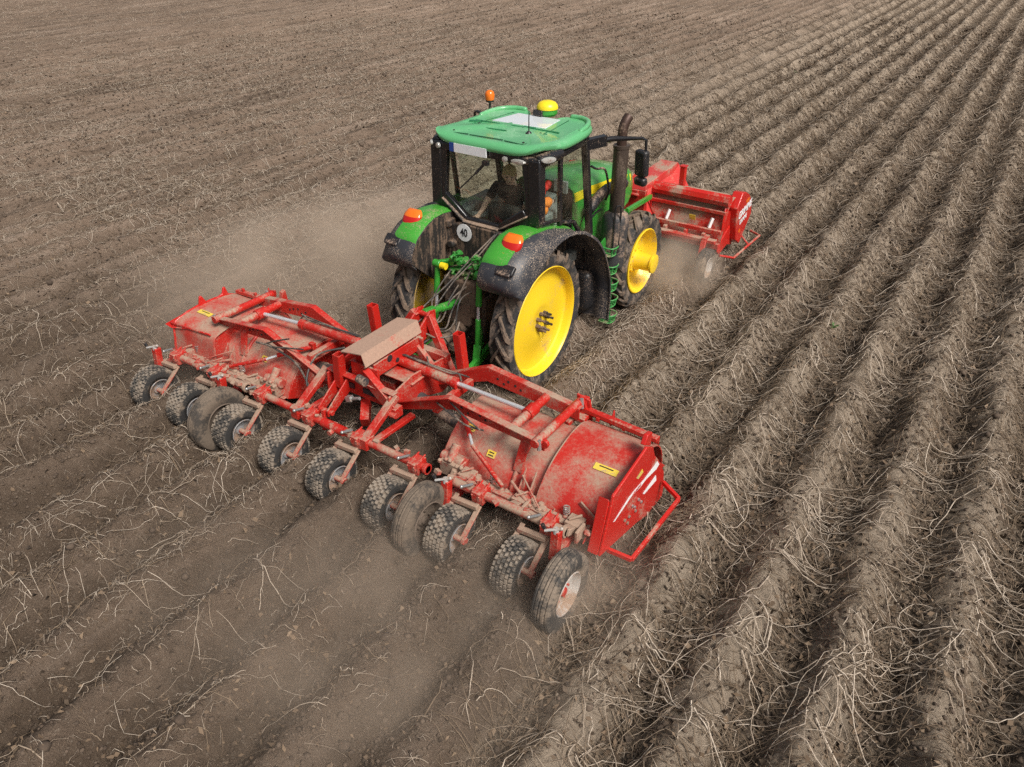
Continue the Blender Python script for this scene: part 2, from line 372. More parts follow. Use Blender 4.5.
def make_ground():
    X, Y = np.meshgrid(gx, gy); x = X.ravel(); y = Y.ravel()
    z = ground_h(x, y)
    far = np.clip((np.hypot(x, y - 10) - 70) / 30, 0, 1); z = z * (1 - far)
    n = len(x); me = bpy.data.meshes.new('ground')
    me.vertices.add(n); me.vertices.foreach_set('co', np.c_[x, y, z].astype(np.float32).ravel())
    nx, ny = len(gx), len(gy)
    i = (np.arange(ny - 1)[:, None] * nx + np.arange(nx - 1)[None, :]).ravel()
    q = np.c_[i, i + 1, i + 1 + nx, i + nx].astype(np.int32); nf = len(q)
    me.loops.add(nf * 4); me.loops.foreach_set('vertex_index', q.ravel())
    me.polygons.add(nf); me.polygons.foreach_set('loop_start', np.arange(nf, dtype=np.int32) * 4)
    me.polygons.foreach_set('use_smooth', np.ones(nf, bool))
    me.update(); me.validate()
    # soil state, a property of the ground: share of standing haulm, freshly stirred moist soil
    u = untopped(x, y)
    a = me.attributes.new('untopped', 'FLOAT', 'POINT'); a.data.foreach_set('value', u.astype(np.float32))
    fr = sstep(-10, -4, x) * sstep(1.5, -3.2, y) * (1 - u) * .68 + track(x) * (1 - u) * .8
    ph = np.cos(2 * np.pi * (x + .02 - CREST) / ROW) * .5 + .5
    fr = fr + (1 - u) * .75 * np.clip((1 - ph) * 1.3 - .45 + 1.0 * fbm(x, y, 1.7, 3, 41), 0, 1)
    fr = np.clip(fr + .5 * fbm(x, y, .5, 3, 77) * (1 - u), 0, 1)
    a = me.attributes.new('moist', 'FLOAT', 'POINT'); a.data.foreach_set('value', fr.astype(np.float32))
    ph = np.cos(2 * np.pi * (x - CREST) / ROW) * .5 + .5
    a = me.attributes.new('litter', 'FLOAT', 'POINT'); a.data.foreach_set('value', (u * (1 - ph)).astype(np.float32))
    m = bpy.data.materials.new('field_soil'); nt, N, Lk, P = nodes_of(m)
    tc = N.new('ShaderNodeTexCoord'); o = tc.outputs['Object']
    def att(nm):
        t = N.new('ShaderNodeAttribute'); t.attribute_name = nm; return t.outputs['Fac']
    n1 = nnoise(nt, o, .55, 5); n2 = nnoise(nt, o, 7, 6, .65); n3 = nnoise(nt, o, 42, 5, .7); n4 = nnoise(nt, o, 130, 3, .6)
    mps = N.new('ShaderNodeMapping'); mps.inputs['Scale'].default_value = (3.4, .16, 1); Lk.new(o, mps.inputs['Vector']); ns_ = nnoise(nt, mps.outputs[0], 1.0, 5, .6)
    dry = nmix(nt, n2, (.260, .203, .150), (.49, .398, .302))
    topped = nmix(nt, nramp(nt, n1, .3, .7), nmix(nt, n2, (.155, .110, .079), (.335, .246, .182)), nmix(nt, n2, (.180, .127, .093), (.350, .260, .194)))
    base = nmix(nt, att('untopped'), topped, dry)
    base = nmix(nt, nmath(nt, 'MULTIPLY', nramp(nt, ns_, .52, .68), nmath(nt, 'SUBTRACT', .75, nmath(nt, 'MULTIPLY', att('untopped'), .75))), base, (.085, .063, .047))
    base = nmix(nt, nmath(nt, 'MULTIPLY', nramp(nt, ns_, .48, .34), nmath(nt, 'SUBTRACT', .6, nmath(nt, 'MULTIPLY', att('untopped'), .6))), base, (.37, .285, .222))
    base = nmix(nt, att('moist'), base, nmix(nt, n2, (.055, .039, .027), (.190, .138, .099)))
    lit = nmath(nt, 'MULTIPLY', nramp(nt, att('litter'), .35, .8), nramp(nt, n3, .36, .56))
    base = nmix(nt, nmath(nt, 'MULTIPLY', lit, .85), base, nmix(nt, n4, (.035, .023, .014), (.12, .085, .055)))
    base = nmix(nt, nramp(nt, n3, .55, .70, 0, .60), base, (.37, .31, .245))
    base = nmix(nt, nramp(nt, n4, .56, .68, 0, .55), base, (.055, .041, .030))
    Lk.new(base, P.inputs['Base Color']); P.inputs['Roughness'].default_value = .95
    P.inputs['Specular IOR Level'].default_value = .15
    b = N.new('ShaderNodeBump'); b.inputs['Strength'].default_value = 1.0; b.inputs['Distance'].default_value = .06
    Lk.new(nmath(nt, 'ADD', nmath(nt, 'MULTIPLY', n3, .8), nmath(nt, 'MULTIPLY', n4, .35)), b.inputs['Height'])
    Lk.new(b.outputs[0], P.inputs['Normal'])
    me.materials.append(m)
    g = bpy.data.objects.new('ground', me); COL.objects.link(g); g['kind'] = 'structure'
    return g
make_ground()

# ------------------------------------------------------------------ haulm, straw, clods (uncountable)
cth, cps = -.577, -.585
CF = np.array([math.cos(cth) * math.sin(cps), math.cos(cth) * math.cos(cps), math.sin(cth)]); CR = np.array([math.cos(cps), -math.sin(cps), 0.]); CU = np.cross(CR, CF)
CC = np.array([5.25, -7.32, 5.52])
def inview(x, y, m=1.18):
    # keep what the photograph's surroundings could show, with a margin
    d = np.c_[x, y, np.full(len(x), .1)] - CC; z = d @ CF
    return (z > .5) & (np.abs(d @ CR) < m * z * .6855 + 1.2) & (np.abs(d @ CU) < m * z * .5134 + 1.2), z
def mesh_np(name, V, F, mat, kind='stuff', label=None, cat=None, tint=None):
    me = bpy.data.meshes.new(name); me.vertices.add(len(V)); me.vertices.foreach_set('co', V.astype(np.float32).ravel())
    k = F.shape[1]; nf = len(F); me.loops.add(nf * k); me.loops.foreach_set('vertex_index', F.astype(np.int32).ravel())
    me.polygons.add(nf); me.polygons.foreach_set('loop_start', np.arange(nf, dtype=np.int32) * k)
    me.polygons.foreach_set('use_smooth', np.ones(nf, bool)); me.update()
    if tint is not None:
        a = me.attributes.new('tint', 'FLOAT', 'POINT'); a.data.foreach_set('value', tint.astype(np.float32))
    me.materials.append(mat); o = bpy.data.objects.new(name, me); COL.objects.link(o)
    o['kind'] = kind
    if label: o['label'] = label; o['category'] = cat
    return o
def tubes(P, r, sides=3):
    N, K, _ = P.shape; T = np.gradient(P, axis=1); T /= np.linalg.norm(T, axis=2, keepdims=True) + 1e-9
    S = np.cross(T, np.array([0, 0, 1.])); S /= np.linalg.norm(S, axis=2, keepdims=True) + 1e-6; U = np.cross(S, T)
    tap = np.linspace(1., .45, K)[None, :, None]; rr = r[:, None, None] * tap; V = np.zeros((N, K, sides, 3))
    for j in range(sides):
        a = 2 * math.pi * j / sides + .5; V[:, :, j] = P + rr * (S * math.cos(a) + U * math.sin(a))
    i = np.arange(N)[:, None, None] * K * sides + np.arange(K - 1)[None, :, None] * sides
    j = np.arange(sides)[None, None, :]; k = (j + 1) % sides
    F = np.stack([i + j, i + k, i + sides + k, i + sides + j], -1).reshape(-1, 4)
    return V.reshape(-1, 3), F
def tint_mat(name, cols, rough=.8):
    m = bpy.data.materials.new(name); nt, N, Lk, P = nodes_of(m)
    t = N.new('ShaderNodeAttribute'); t.attribute_name = 'tint'
    r = N.new('ShaderNodeValToRGB'); cr = r.color_ramp
    for i, (p, c) in enumerate(cols):
        e = cr.elements[i] if i < 2 else cr.elements.new(p)
        e.position = p; e.color = (*c, 1)
    Lk.new(t.outputs['Fac'], r.inputs[0])
    tc = N.new('ShaderNodeTexCoord'); n = nnoise(nt, tc.outputs['Object'], 30, 3)
    Lk.new(nmix(nt, nramp(nt, n, .4, .75, 0, .5), r.outputs[0], (.13, .09, .06)), P.inputs['Base Color'])
    P.inputs['Roughness'].default_value = rough
    return m
straw_m = tint_mat('dry_stem', [(0., (.11, .075, .045)), (1., (.60, .51, .41)), (.35, (.24, .175, .115)), (.6, (.42, .34, .26))])
leaf_m = tint_mat('withered_leaf', [(0., (.03, .02, .013)), (1., (.24, .17, .11)), (.5, (.085, .058, .036)), (.8, (.15, .10, .06))])
def walk(x0, y0, z0, az, L, K, lift, wig, cling=.012):
    """stems that leave a point, arch and lie down along the ground"""
    n = len(x0); P = np.zeros((n, K, 3)); P[:, 0, 0] = x0; P[:, 0, 1] = y0; P[:, 0, 2] = z0; a = az.copy()
    st = L / (K - 1); curl = rs.normal(0, wig, n)
    for k in range(1, K):
        a = a + curl / K * 3 + rs.normal(0, wig, n) * np.where(rs.rand(n) < .25, 2.0, .6)
        P[:, k, 0] = P[:, k - 1, 0] + np.cos(a) * st; P[:, k, 1] = P[:, k - 1, 1] + np.sin(a) * st
        t = k / (K - 1)
        P[:, k, 2] = ground_h(P[:, k, 0], P[:, k, 1]) + cling + lift * 4 * t * (1 - t) + np.abs(rs.normal(0, .012, n))
    return P
def haulm():
    xs, ys = [], []
    for k in range(-14, 9):
        xr = CREST + ROW * k; y = np.arange(-7.6, 62, .40); xs.append(np.full(len(y), xr)); ys.append(y)
    x = np.concatenate(xs); y = np.concatenate(ys); x = x + rs.normal(0, .06, len(x)); y = y + rs.normal(0, .08, len(x))
    ok, z = inview(x, y); ok &= untopped(x, y) > .12 + .8 * rs.rand(len(x)); x, y, z = x[ok], y[ok], z[ok]
    LP = []; VV, FF, TT = [], [], []; off = 0
    for lo, hi, ns, K, rad, ts in ((0, 9.5, 14, 12, .0058, 1.), (9.5, 15, 12, 8, .0062, .95), (15, 26, 11, 6, .0075, .9), (26, 80, 9, 4, .0100, .85)):
        s = (z >= lo) & (z < hi); px = np.repeat(x[s], ns); py = np.repeat(y[s], ns); n = len(px)
        if n == 0: continue
        px = px + rs.normal(0, .05, n); py = py + rs.normal(0, .05, n)
        side = np.where(rs.rand(n) < .56, 0., math.pi); az = side + rs.normal(0, .80, n); px = px + np.where(side < 1, 1, -1) * rs.uniform(0, .10, n)
        L = .28 + rs.gamma(3., .145, n); L = np.clip(L, .2, 1.2); pale = rs.rand(n) < np.repeat(rs.beta(.55, .95, int(s.sum())), ns); L = L * np.where(pale, 1.12, .9)
        P = walk(px, py, ground_h(px, py) + .03, az, L, K, np.abs(rs.normal(.015, .05, n)), .30 if K > 6 else .22)
        V, F = tubes(P, rad * np.where(pale, rs.uniform(.55, 1.45, n), rs.uniform(.35, .85, n))); VV.append(V); FF.append(F + off); off += len(V)
        if K > 6:   # shrivelled leaves still hanging on the stems
            m_ = (rs.rand(n) < .6) & ~pale; ii = np.repeat(np.where(m_)[0], 3); kk = rs.randint(1, K - 1, len(ii)); LP.append(P[ii, kk])
        t = np.where(pale, rs.uniform(.5, .95, n), rs.beta(1.3, 2.6, n) * .7) * ts; TT.append(np.repeat(t, K * 3))
    mesh_np('dry_haulm', np.concatenate(VV), np.concatenate(FF), straw_m, label='dead potato stems sprawling over the standing ridges', cat='dry stems', tint=np.concatenate(TT))
    p = np.concatenate(LP); n = len(p); s = .010 + .015 * rs.rand(n); a = rs.uniform(0, 6.28, n); e = rs.normal(0, .5, n)
    d = np.c_[np.cos(a) * np.cos(e), np.sin(a) * np.cos(e), np.sin(e)] * s[:, None]; w = np.c_[-np.sin(a), np.cos(a), rs.normal(0, .6, n)] * (s * rs.uniform(.25, .6, n))[:, None]
    j = rs.normal(0, .3, (n, 3)) * s[:, None]; V = np.stack([p, p + d + w, p + 2 * d + j, p + d - w], 1).reshape(-1, 3)
    mesh_np('hanging_leaves', V, np.arange(n * 4).reshape(-1, 4), leaf_m, label='shrivelled brown leaves clinging to the dead stems', cat='leaf litter', tint=np.repeat(rs.rand(n) * .9, 4))
haulm()
def litter():
    # fallen withered leaves and fine stalk bits, thick between the standing ridges
    n = 230000; x = rs.uniform(-3, 11, n); y = -8 + 48 * rs.rand(n) ** 1.9
    ph = np.cos(2 * np.pi * (x - CREST) / ROW) * .5 + .5
    ok, z = inview(x, y); ok &= rs.rand(n) < (untopped(x, y) * (1.0 - .95 * ph)) + .01; x, y, z = x[ok], y[ok], z[ok]; n = len(x)
    s = (.012 + .022 * rs.rand(n)) * (1 + z / 30); a = rs.uniform(0, 2 * np.pi, n); h = ground_h(x, y) + .008 + .04 * rs.rand(n) ** 2
    ux = np.cos(a) * s; uy = np.sin(a) * s; w = rs.uniform(.3, .7, n); vx = -uy * w; vy = ux * w; tl = rs.normal(0, .5, (4, n)) * s
    V = np.stack([np.c_[x - ux, y - uy, h + tl[0]], np.c_[x + vx, y + vy, h + tl[1]], np.c_[x + ux, y + uy, h + tl[2]], np.c_[x - vx, y - vy, h + tl[3]]], 1).reshape(-1, 3)
    F = np.arange(n * 4).reshape(-1, 4)
    mesh_np('withered_leaves', V, F, leaf_m, label='withered dark leaves lying between the ridges', cat='leaf litter', tint=np.repeat(rs.rand(n), 4))
    n = 150000; x = -30 + 33.2 * rs.rand(n) ** .7; y = -9 + 45 * rs.rand(n) ** 1.7; ph = np.cos(2 * np.pi * (x - CREST) / ROW) * .5 + .5
    ok, z = inview(x, y); ok &= (untopped(x, y) < .5) & (rs.rand(n) < .25 + .65 * (1 - ph) + 1.2 * fbm(x, y, 1.3, 2, 19)); x, y, z = x[ok], y[ok], z[ok]; n = len(x)
    s = (.008 + .018 * rs.rand(n)) * (1 + z / 22); a = rs.uniform(0, 2 * np.pi, n); h = ground_h(x, y) + .006 + .015 * rs.rand(n)
    ux = np.cos(a) * s; uy = np.sin(a) * s; w = rs.uniform(.25, .7, n); vx = -uy * w; vy = ux * w; tl = rs.normal(0, .5, (4, n)) * s
    V = np.stack([np.c_[x - ux, y - uy, h + tl[0]], np.c_[x + vx, y + vy, h + tl[1]], np.c_[x + ux, y + uy, h + tl[2]], np.c_[x - vx, y - vy, h + tl[3]]], 1).reshape(-1, 3)
    mesh_np('chopped_leaves', V, np.arange(n * 4).reshape(-1, 4), leaf_m, label='chopped dark leaf scraps over the topped soil', cat='leaf litter', tint=np.repeat(rs.rand(n), 4))
    # thin dark stalks
    n = 70000; x = rs.uniform(-3, 11, n); y = -8 + 30 * rs.rand(n) ** 1.6; ok, z = inview(x, y); ok &= rs.rand(n) < untopped(x, y) * (1 - .75 * (np.cos(2 * np.pi * (x - CREST) / ROW) * .5 + .5))
    x, y, z = x[ok], y[ok], z[ok]; n = len(x); K = 6
    P = walk(x, y, ground_h(x, y) + .02, rs.uniform(0, 6.28, n), rs.uniform(.12, .5, n), K, np.abs(rs.normal(.01, .03, n)), .35)
    V, F = tubes(P, .0026 * (1 + z / 12)); mesh_np('dark_stalks', V, F, straw_m, label='thin brown stalk pieces tangled between the ridges', cat='dry stems', tint=np.repeat(rs.beta(1.3, 3.2, n), K * 3))
litter()
def straw():
    VV, FF, TT = [], [], []; off = 0
    for n0, y0, y1, pw, K, Lm, rad in ((42000, -9, 3.5, 1., 4, .09, .0030), (17000, -9, 3.5, 1., 8, .20, .0042), (5200, -9, 2, 1., 12, .50, .0056), (105000, 0, 26, 1.25, 5, .25, .0060), (90000, 8, 62, 1.1, 3, .24, .0095)):
        y = y0 + (y1 - y0) * rs.rand(n0) ** pw; x = rs.uniform(-14 if y1 < 5 else (-26 if y1 < 30 else -56), 3.2, n0)
        ok, z = inview(x, y); cl = fbm(x, y, .8, 2, 55); ok &= (untopped(x, y) < .25 + .7 * rs.rand(n0)) & (rs.rand(n0) < (.30 + .55 * (np.cos(2 * np.pi * (x - CREST) / ROW) * .5 + .5)) * (1 - .95 * track(x)) + 1.5 * cl)
        # the machine's own track behind the rotor is blown cleaner
        ok &= ~((np.abs(x - 1.6) < 1.7) & (y < -3.2) & (rs.rand(n0) < .55))
        x, y, z = x[ok], y[ok], z[ok]; n = len(x)
        az = np.where(rs.rand(n) < .5, 1.57, -1.57) + rs.normal(0, .85, n) - .30
        L = np.clip(rs.gamma(2.6, Lm / 2.6, n), .05, 1.1)
        P = walk(x, y, ground_h(x, y) + .01, az, L, K, np.abs(rs.normal(.0, .02, n)), .22)
        V, F = tubes(P, rad * rs.uniform(.5, 1.2, n)); VV.append(V); FF.append(F + off); off += len(V)
        TT.append(np.repeat(np.where(rs.rand(n) < (.36 if y1 < 5 else .6), rs.uniform(.5, 1., n), rs.beta(1.3, 2.4, n)), K * 3))
    mesh_np('straw_litter', np.concatenate(VV), np.concatenate(FF), straw_m, label='chopped pale stems scattered over the topped soil', cat='straw', tint=np.concatenate(TT))
straw()
def clods():
    t = (1 + 5 ** .5) / 2
    B = np.array([(-1, t, 0), (1, t, 0), (-1, -t, 0), (1, -t, 0), (0, -1, t), (0, 1, t), (0, -1, -t), (0, 1, -t), (t, 0, -1), (t, 0, 1), (-t, 0, -1), (-t, 0, 1)]) / 1.9
    FA = np.array([(0, 11, 5), (0, 5, 1), (0, 1, 7), (0, 7, 10), (0, 10, 11), (1, 5, 9), (5, 11, 4), (11, 10, 2), (10, 7, 6), (7, 1, 8), (3, 9, 4), (3, 4, 2), (3, 2, 6), (3, 6, 8), (3, 8, 9), (4, 9, 5), (2, 4, 11), (6, 2, 10), (8, 6, 7), (9, 8, 1)])
    n = 200000; x = np.where(rs.rand(n) < .5, rs.uniform(-22, 2, n), rs.uniform(2, 9.5, n)); y = -8.5 + 26 * rs.rand(n) ** 1.6; ok, z = inview(x, y); ok &= rs.rand(n) < .45 + 1.4 * fbm(x, y, .9, 2, 91)
    x, y, z = x[ok], y[ok], z[ok]; n = len(x)
    s = (.006 + .012 * rs.rand(n) ** 2 + .022 * (rs.rand(n) < .04) * rs.rand(n)) * (1 + z / 22)
    V = B[None] * (s[:, None, None] * rs.uniform(.6, 1.35, (n, 12, 1))); V[:, :, 2] *= .75
    V += np.c_[x, y, ground_h(x, y) + s * .25][:, None, :]
    F = (FA[None] + np.arange(n)[:, None, None] * 12).reshape(-1, 3)
    m = tint_mat('soil_clod', [(0., (.06, .042, .03)), (1., (.31, .25, .19)), (.6, (.17, .125, .09))], .95)
    mesh_np('soil_clods', V.reshape(-1, 3), F, m, label='crumbs and clods of soil strewn over the field', cat='clods', tint=np.repeat(rs.rand(n) ** 1.6 * (.35 + .5 * untopped(x, y)), 12))
clods()
def weed(x, y, label):
    m = MB()
    h = float(ground_h(np.array([x]), np.array([y]))[0])
    for i in range(22):
        a = rnd.uniform(0, 6.28); L = rnd.uniform(.05, .13); e = rnd.uniform(.1, 1.1); d = Vector((math.cos(a) * math.cos(e), math.sin(a) * math.cos(e), math.sin(e)))
        p = Vector((x + rnd.uniform(-.05, .05), y + rnd.uniform(-.05, .05), h)); s_, u = frame(d); w = L * .22
        m.add([p, p + d * L * .55 - s_ * w + u * .01, p + d * L, p + d * L * .55 + s_ * w + u * .01], [(0, 1, 2, 3)])
    o = m.build('weed_plant', M['weed'], None, (x, y, h), fix=False)
    tag(o, label, 'weed', 'green weeds on the ridges'); return o
# ------------------------------------------------------------------ tractor
T = thing('tractor', (0, 0, 0), 'green and yellow farm tractor with a cab, driving between the two red machines', 'tractor')
def ag_tyre(r, rin, w, nl, lug, name, parent, org, flip=1):
    """narrow field tyre: carcass and chevron bars as one surface"""
    h = w / 2; m = MB()
    prof = [(-h * .78, rin), (-h * .98, rin + (r - rin) * .28), (-h, rin + (r - rin) * .55), (-h * .93, r - .055), (-h * .75, r - lug - .008), (0, r - lug), (h * .75, r - lug - .008), (h * .93, r - .055), (h, rin + (r - rin) * .55), (h * .98, rin + (r - rin) * .28), (h * .78, rin)]
    m.lathe(prof, n=72); m.mi = 1
    st = 2 * math.pi / nl
    for k in range(nl):
        for s in (-1, 1):
            a0 = k * st + (st / 2 if s > 0 else 0); q = []
            for i in range(6):
                t = i / 5; x = s * (-.02 + t * (h * 1.0 + .02)); a = a0 + flip * t * st * 1.05
                ro = r - .012 * t ** 2 - (0.05 if i == 5 else 0); ri = r - lug - .02 - (.06 if i == 5 else 0)
                ww = (.024 + .012 * t) / r
                q.append([(x, rr * math.cos(b), rr * math.sin(b)) for rr, b in ((ri, a - ww * 1.25), (ro, a - ww), (ro, a + ww), (ri, a + ww * 1.25))])
            vs = [p for r_ in q for p in r_]; fs = []
            for i in range(5):
                for j in range(3): fs.append((i * 4 + j, i * 4 + j + 1, i * 4 + 5 + j, i * 4 + 4 + j))
            fs += [(0, 1, 2, 3), (23, 22, 21, 20)]
            m.add(vs, fs)
    return m.build(name, [M['tyre'], M['tyre_tread']], parent, org, angle=30, local=True)
def rear_wheel(x, s):
    c = (x, 0, .932)
    m = MB(); P = [(.085, .735), (.125, .742), (.137, .730), (.122, .716), (.085, .707), (.025, .698), (.004, .675), (.0, .60), (.015, .46), (.045, .33), (.062, .25), (.066, .20), (.058, .17), (.058, .0)]
    m.lathe([(s * a, b) for a, b in P], c, 72)
    m.lathe([(s * a, b) for a, b in [(.10, .738), (.0, .70), (-.1, .72), (-.125, .742), (-.13, .72), (-.09, .70), (-.02, .62), (.0, .35), (.0, .0)]], c, 72)
    w = m.build('wheel', M['yellow'] if s > 0 else M['yellow_dark'], T, c)
    ag_tyre(.932, .715, .30, 22, .045, 'tyre', w, c, 1)
    b = MB()
    for i in range(8):
        a = 2 * math.pi * i / 8 + .2; y, z = .115 * math.cos(a), .115 * math.sin(a)
        b.tube([(x + s * .02, y, .932 + z), (x + s * .175, y, .932 + z)], .016, 8); b.tube([(x + s * .05, y, .932 + z), (x + s * .115, y, .932 + z)], .026, 6)
    b.build('wheel_bolts', M['iron'], w, c)
    return w
rear_wheel(.79, 1); rear_wheel(-.79, -1)
FY, FZ = 2.83, .755
def front_wheel(x, s):
    c = (x, FY, FZ)
    m = MB(); m.lathe([(s * a, b) for a, b in [(.10, .50), (.145, .515), (.155, .50), (.12, .475), (.03, .45), (-.03, .40), (-.05, .30), (-.02, .24), (-.02, .16), (-.0, .15), (.0, .0)]], c, 64)
    w = m.build('wheel', M['yellow'], T, c)
    ag_tyre(.755, .50, .30, 20, .04, 'tyre', w, c, 1)
    h = MB(); h.lathe([(s * a, b) for a, b in [(-.02, .20), (.03, .19), (.04, .155), (.10, .135), (.30, .128), (.31, .15), (.345, .148), (.355, .12), (.355, 0)]], c, 36)
    for i in range(10):
        a = 2 * math.pi * i / 10; h.tube([(x + s * .0, FY + .19 * math.cos(a), FZ + .19 * math.sin(a)), (x + s * .05, FY + .19 * math.cos(a), FZ + .19 * math.sin(a))], .014, 6)
    h.build('hub', M['yellow_dark'] if s < 0 else M['yellow'], w, c)
front_wheel(.83, 1); front_wheel(-.83, -1)
# --- axles, transmission body
m = MB()
m.tube([(-.72, 0, .932), (.72, 0, .932)], .12, 16); m.tube([(-.75, FY, .72), (.75, FY, .72)], .10, 12)
m.box((0, .1, .95), (.56, 1.1, .62)); m.box((0, 1.6, .95), (.46, 2.2, .5)); m.box((0, 3.0, .98), (.42, 1.3, .42)); m.box((0, 2.6, 1.4), (.6, 1.4, .7)); m.box((0, -.42, 1.28), (.5, .36, .5))
m.build('transmission', M['iron'], T, (0, 0, .9), bevel=.03)
# --- rear fenders
PH = [138.5, 136, 131, 124, 116, 108, 100, 92, 84, 76, 67, 56, 45, 37, 30, 22, 15, 6, 0, -10, -22]
RT = ([138.5, 136, 131, 124, 110, 100, 92, 76, 67, 45, 30, 15, 0, -22], [1.19, 1.245, 1.29, 1.318, 1.315, 1.265, 1.225, 1.20, 1.20, 1.28, 1.36, 1.455, 1.56, 1.71])
RL = ([138.5, 136, 131, 124, 110, 100, 92, 76, 67, 45, 30, 15, 0, -22], [1.03, .995, .975, .975, 1.0, 1.035, 1.075, 1.135, 1.165, 1.25, 1.335, 1.42, 1.53, 1.68])
def fr(phi, t): return float(np.interp(-phi, [-a for a in t[0]], t[1]))
def pol(x, r, phi): return (x, r * math.cos(R(phi)), .932 + r * math.sin(R(phi)))
def fender(s):
    def prof(phi):
        a, b = fr(phi, RT), fr(phi, RL); d = a - b
        return [(.50, a - .03), (.56, a - .004), (.66, a), (.76, a - .004), (.84, a - .02), (.90, a - .05), (.975, a - .08 * min(1, d / .2) - .012), (1.025, a - .5 * d), (1.045, b + .03), (1.05, b)]
    g = MB(); rows = []
    for phi in [p for p in PH if 56 <= p <= 124] + [126.5]:
        rows.append([pol(s * x, r + .012, phi) for x, r in prof(phi)[:5]])
    rows.sort(key=lambda r_: -r_[0][1])
    e = [(v[0], v[1] - .012, v[2] - .05) for v in rows[-1]]; rows.append(e)
    if s < 0: rows = [r_[::-1] for r_ in rows]
    g.grid(rows, .014)
    fe = g.build('fender', M['green_fender'], T, (s * .75, 0, 2.0), angle=50)
    b = MB(); rows = [[pol(s * x, r, phi) for x, r in prof(phi)] for phi in PH]
    # rolled under at the rear
    c_ = fr(138.5, RL)
    rows.insert(0, [pol(s * x, min(r, c_ + .02), 139.2) for x, r in prof(138.5)])
    rows = rows[::-1]
    if s < 0: rows = [r_[::-1] for r_ in rows]
    b.grid(rows, .016)
    fl = b.build('fender_flare', M['black_flare'], fe, (s * .95, 0, 1.9), angle=50)
    w = MB(); pts = [pol(s * .505, fr(p, RT) - .03, p) for p in PH]; lo = [(s * .505, .62 * math.cos(R(p)), .932 + .62 * math.sin(R(p))) for p in PH]
    w.grid([pts, lo] if s < 0 else [lo, pts], .012)
    w.build('fender_liner', M['mud'], fe, (s * .5, 0, 1.5), angle=50)
    # handle recess block on the rear face
    k = MB(); k.box((s * .84, -.80, 1.945), (.24, .12, .05), (R(42), 0, 0)); k.box((s * .84, -.855, 1.915), (.20, .05, .035), (R(42), 0, 0))
    k.build('fender_grip', M['black'], fe, (s * .84, -.8, 1.95), bevel=.012)
    # tail lamp
    l = MB(); cx, cy, cz = s * .75, -.475, 2.155
    def lamp(z0, z1):
        vs = []
        for z in np.linspace(z0, z1, 6):
            for j in range(13):
                a = math.pi * j / 12; t = 1 - abs(z) ** 2.6 * .35
                vs.append((cx + .135 * math.cos(a) * t, cy - .035 - .085 * max(0, math.sin(a)) ** .7 * t + z * .06, cz + z * .092))
        fs = [(i * 13 + j, i * 13 + j + 1, (i + 1) * 13 + j + 1, (i + 1) * 13 + j) for i in range(5) for j in range(12)]
        fs += [tuple(range(13)), tuple(65 + j for j in reversed(range(13)))]
        return vs, fs
    l.mi = 0; l.add(*lamp(.30, 1)); l.mi = 1; l.add(*lamp(-1, .30)); l.mi = 0
    l.build('tail_light', [M['lens_orange'], M['lens_red']], fe, (cx, cy, cz))
    r_ = MB(); r_.box((s * .70, -.685, 2.06), (.085, .02, .05), (R(-38), 0, 0)); r_.build('reflector', M['lens_orange'], fe, (s * .7, -.69, 2.06))
    return fe
fender(1); fender(-1)
# --- cab rear frame: plate with the six-sided window opening
CABY = 0.0
def ring(outer, inner, y0, y1, mb):
    n = len(outer); vs = [(x, y0, z) for x, z in outer] + [(x, y0, z) for x, z in inner] + [(x, y1, z) for x, z in outer] + [(x, y1, z) for x, z in inner]; fs = []
    for i in range(n):
        k = (i + 1) % n
        fs += [(i, k, n + k, n + i), (2 * n + i, 3 * n + i, 3 * n + k, 2 * n + k), (i, 2 * n + i, 2 * n + k, k), (n + i, n + k, 3 * n + k, 3 * n + i)]
    mb.add(vs, fs)
WIN = [(-.545, 2.92), (.545, 2.92), (.60, 2.36), (.20, 2.10), (-.26, 2.10), (-.60, 2.36)]
m = MB(); ring([(-.79, 3.0), (.79, 3.0), (.82, 2.22), (.26, 2.0), (-.32, 2.0), (-.82, 2.22)], WIN, -.02, .06, m)
m.bar((.74, .04, 2.2), (.72, .04, 2.98), .16, .14); m.bar((-.74, .04, 2.2), (-.72, .04, 2.98), .16, .14)
m.bar((.60, .0, 2.33), (.24, .0, 2.07), .10, .06, (0, 1, 0)); m.bar((-.62, .0, 2.33), (-.30, .0, 2.07), .10, .06, (0, 1, 0))
cab = m.build('cab', M['black_gloss'], T, (0, 0, 2.0), bevel=.015)
m = MB()
for s in (-1, 1):
    m.bar((s * .79, .50, 2.05), (s * .825, .40, 2.99), .05, .065, (0, 1, 0))
    m.bar((s * .70, 1.50, 1.58), (s * .70, 1.22, 2.99), .085, .09, (0, 1, 0))
    m.bar((s * .78, .48, 2.10), (s * .74, .95, 1.95), .05, .05); m.bar((s * .74, .95, 1.95), (s * .72, 1.32, 1.55), .05, .05); m.bar((s * .72, 1.32, 1.55), (s * .70, 1.42, 1.2), .05, .06)
    m.bar((s * .78, .05, 2.92), (s * .70, 1.25, 2.92), .06, .07); m.bar((s * .80, .06, 2.21), (s * .785, .5, 2.13), .05, .05)
m.bar((-.7, 1.24, 2.92), (.7, 1.24, 2.92), .07, .07); m.bar((-.7, 1.5, 1.56), (.7, 1.5, 1.56), .06, .06)
m.build('cab_pillars', M['black_gloss'], cab, (0, .8, 2.2), bevel=.012)
m = MB(); m.prism(WIN, 'y', .012, .018); m.build('rear_window', M['glass'], cab, (0, 0, 2.5))
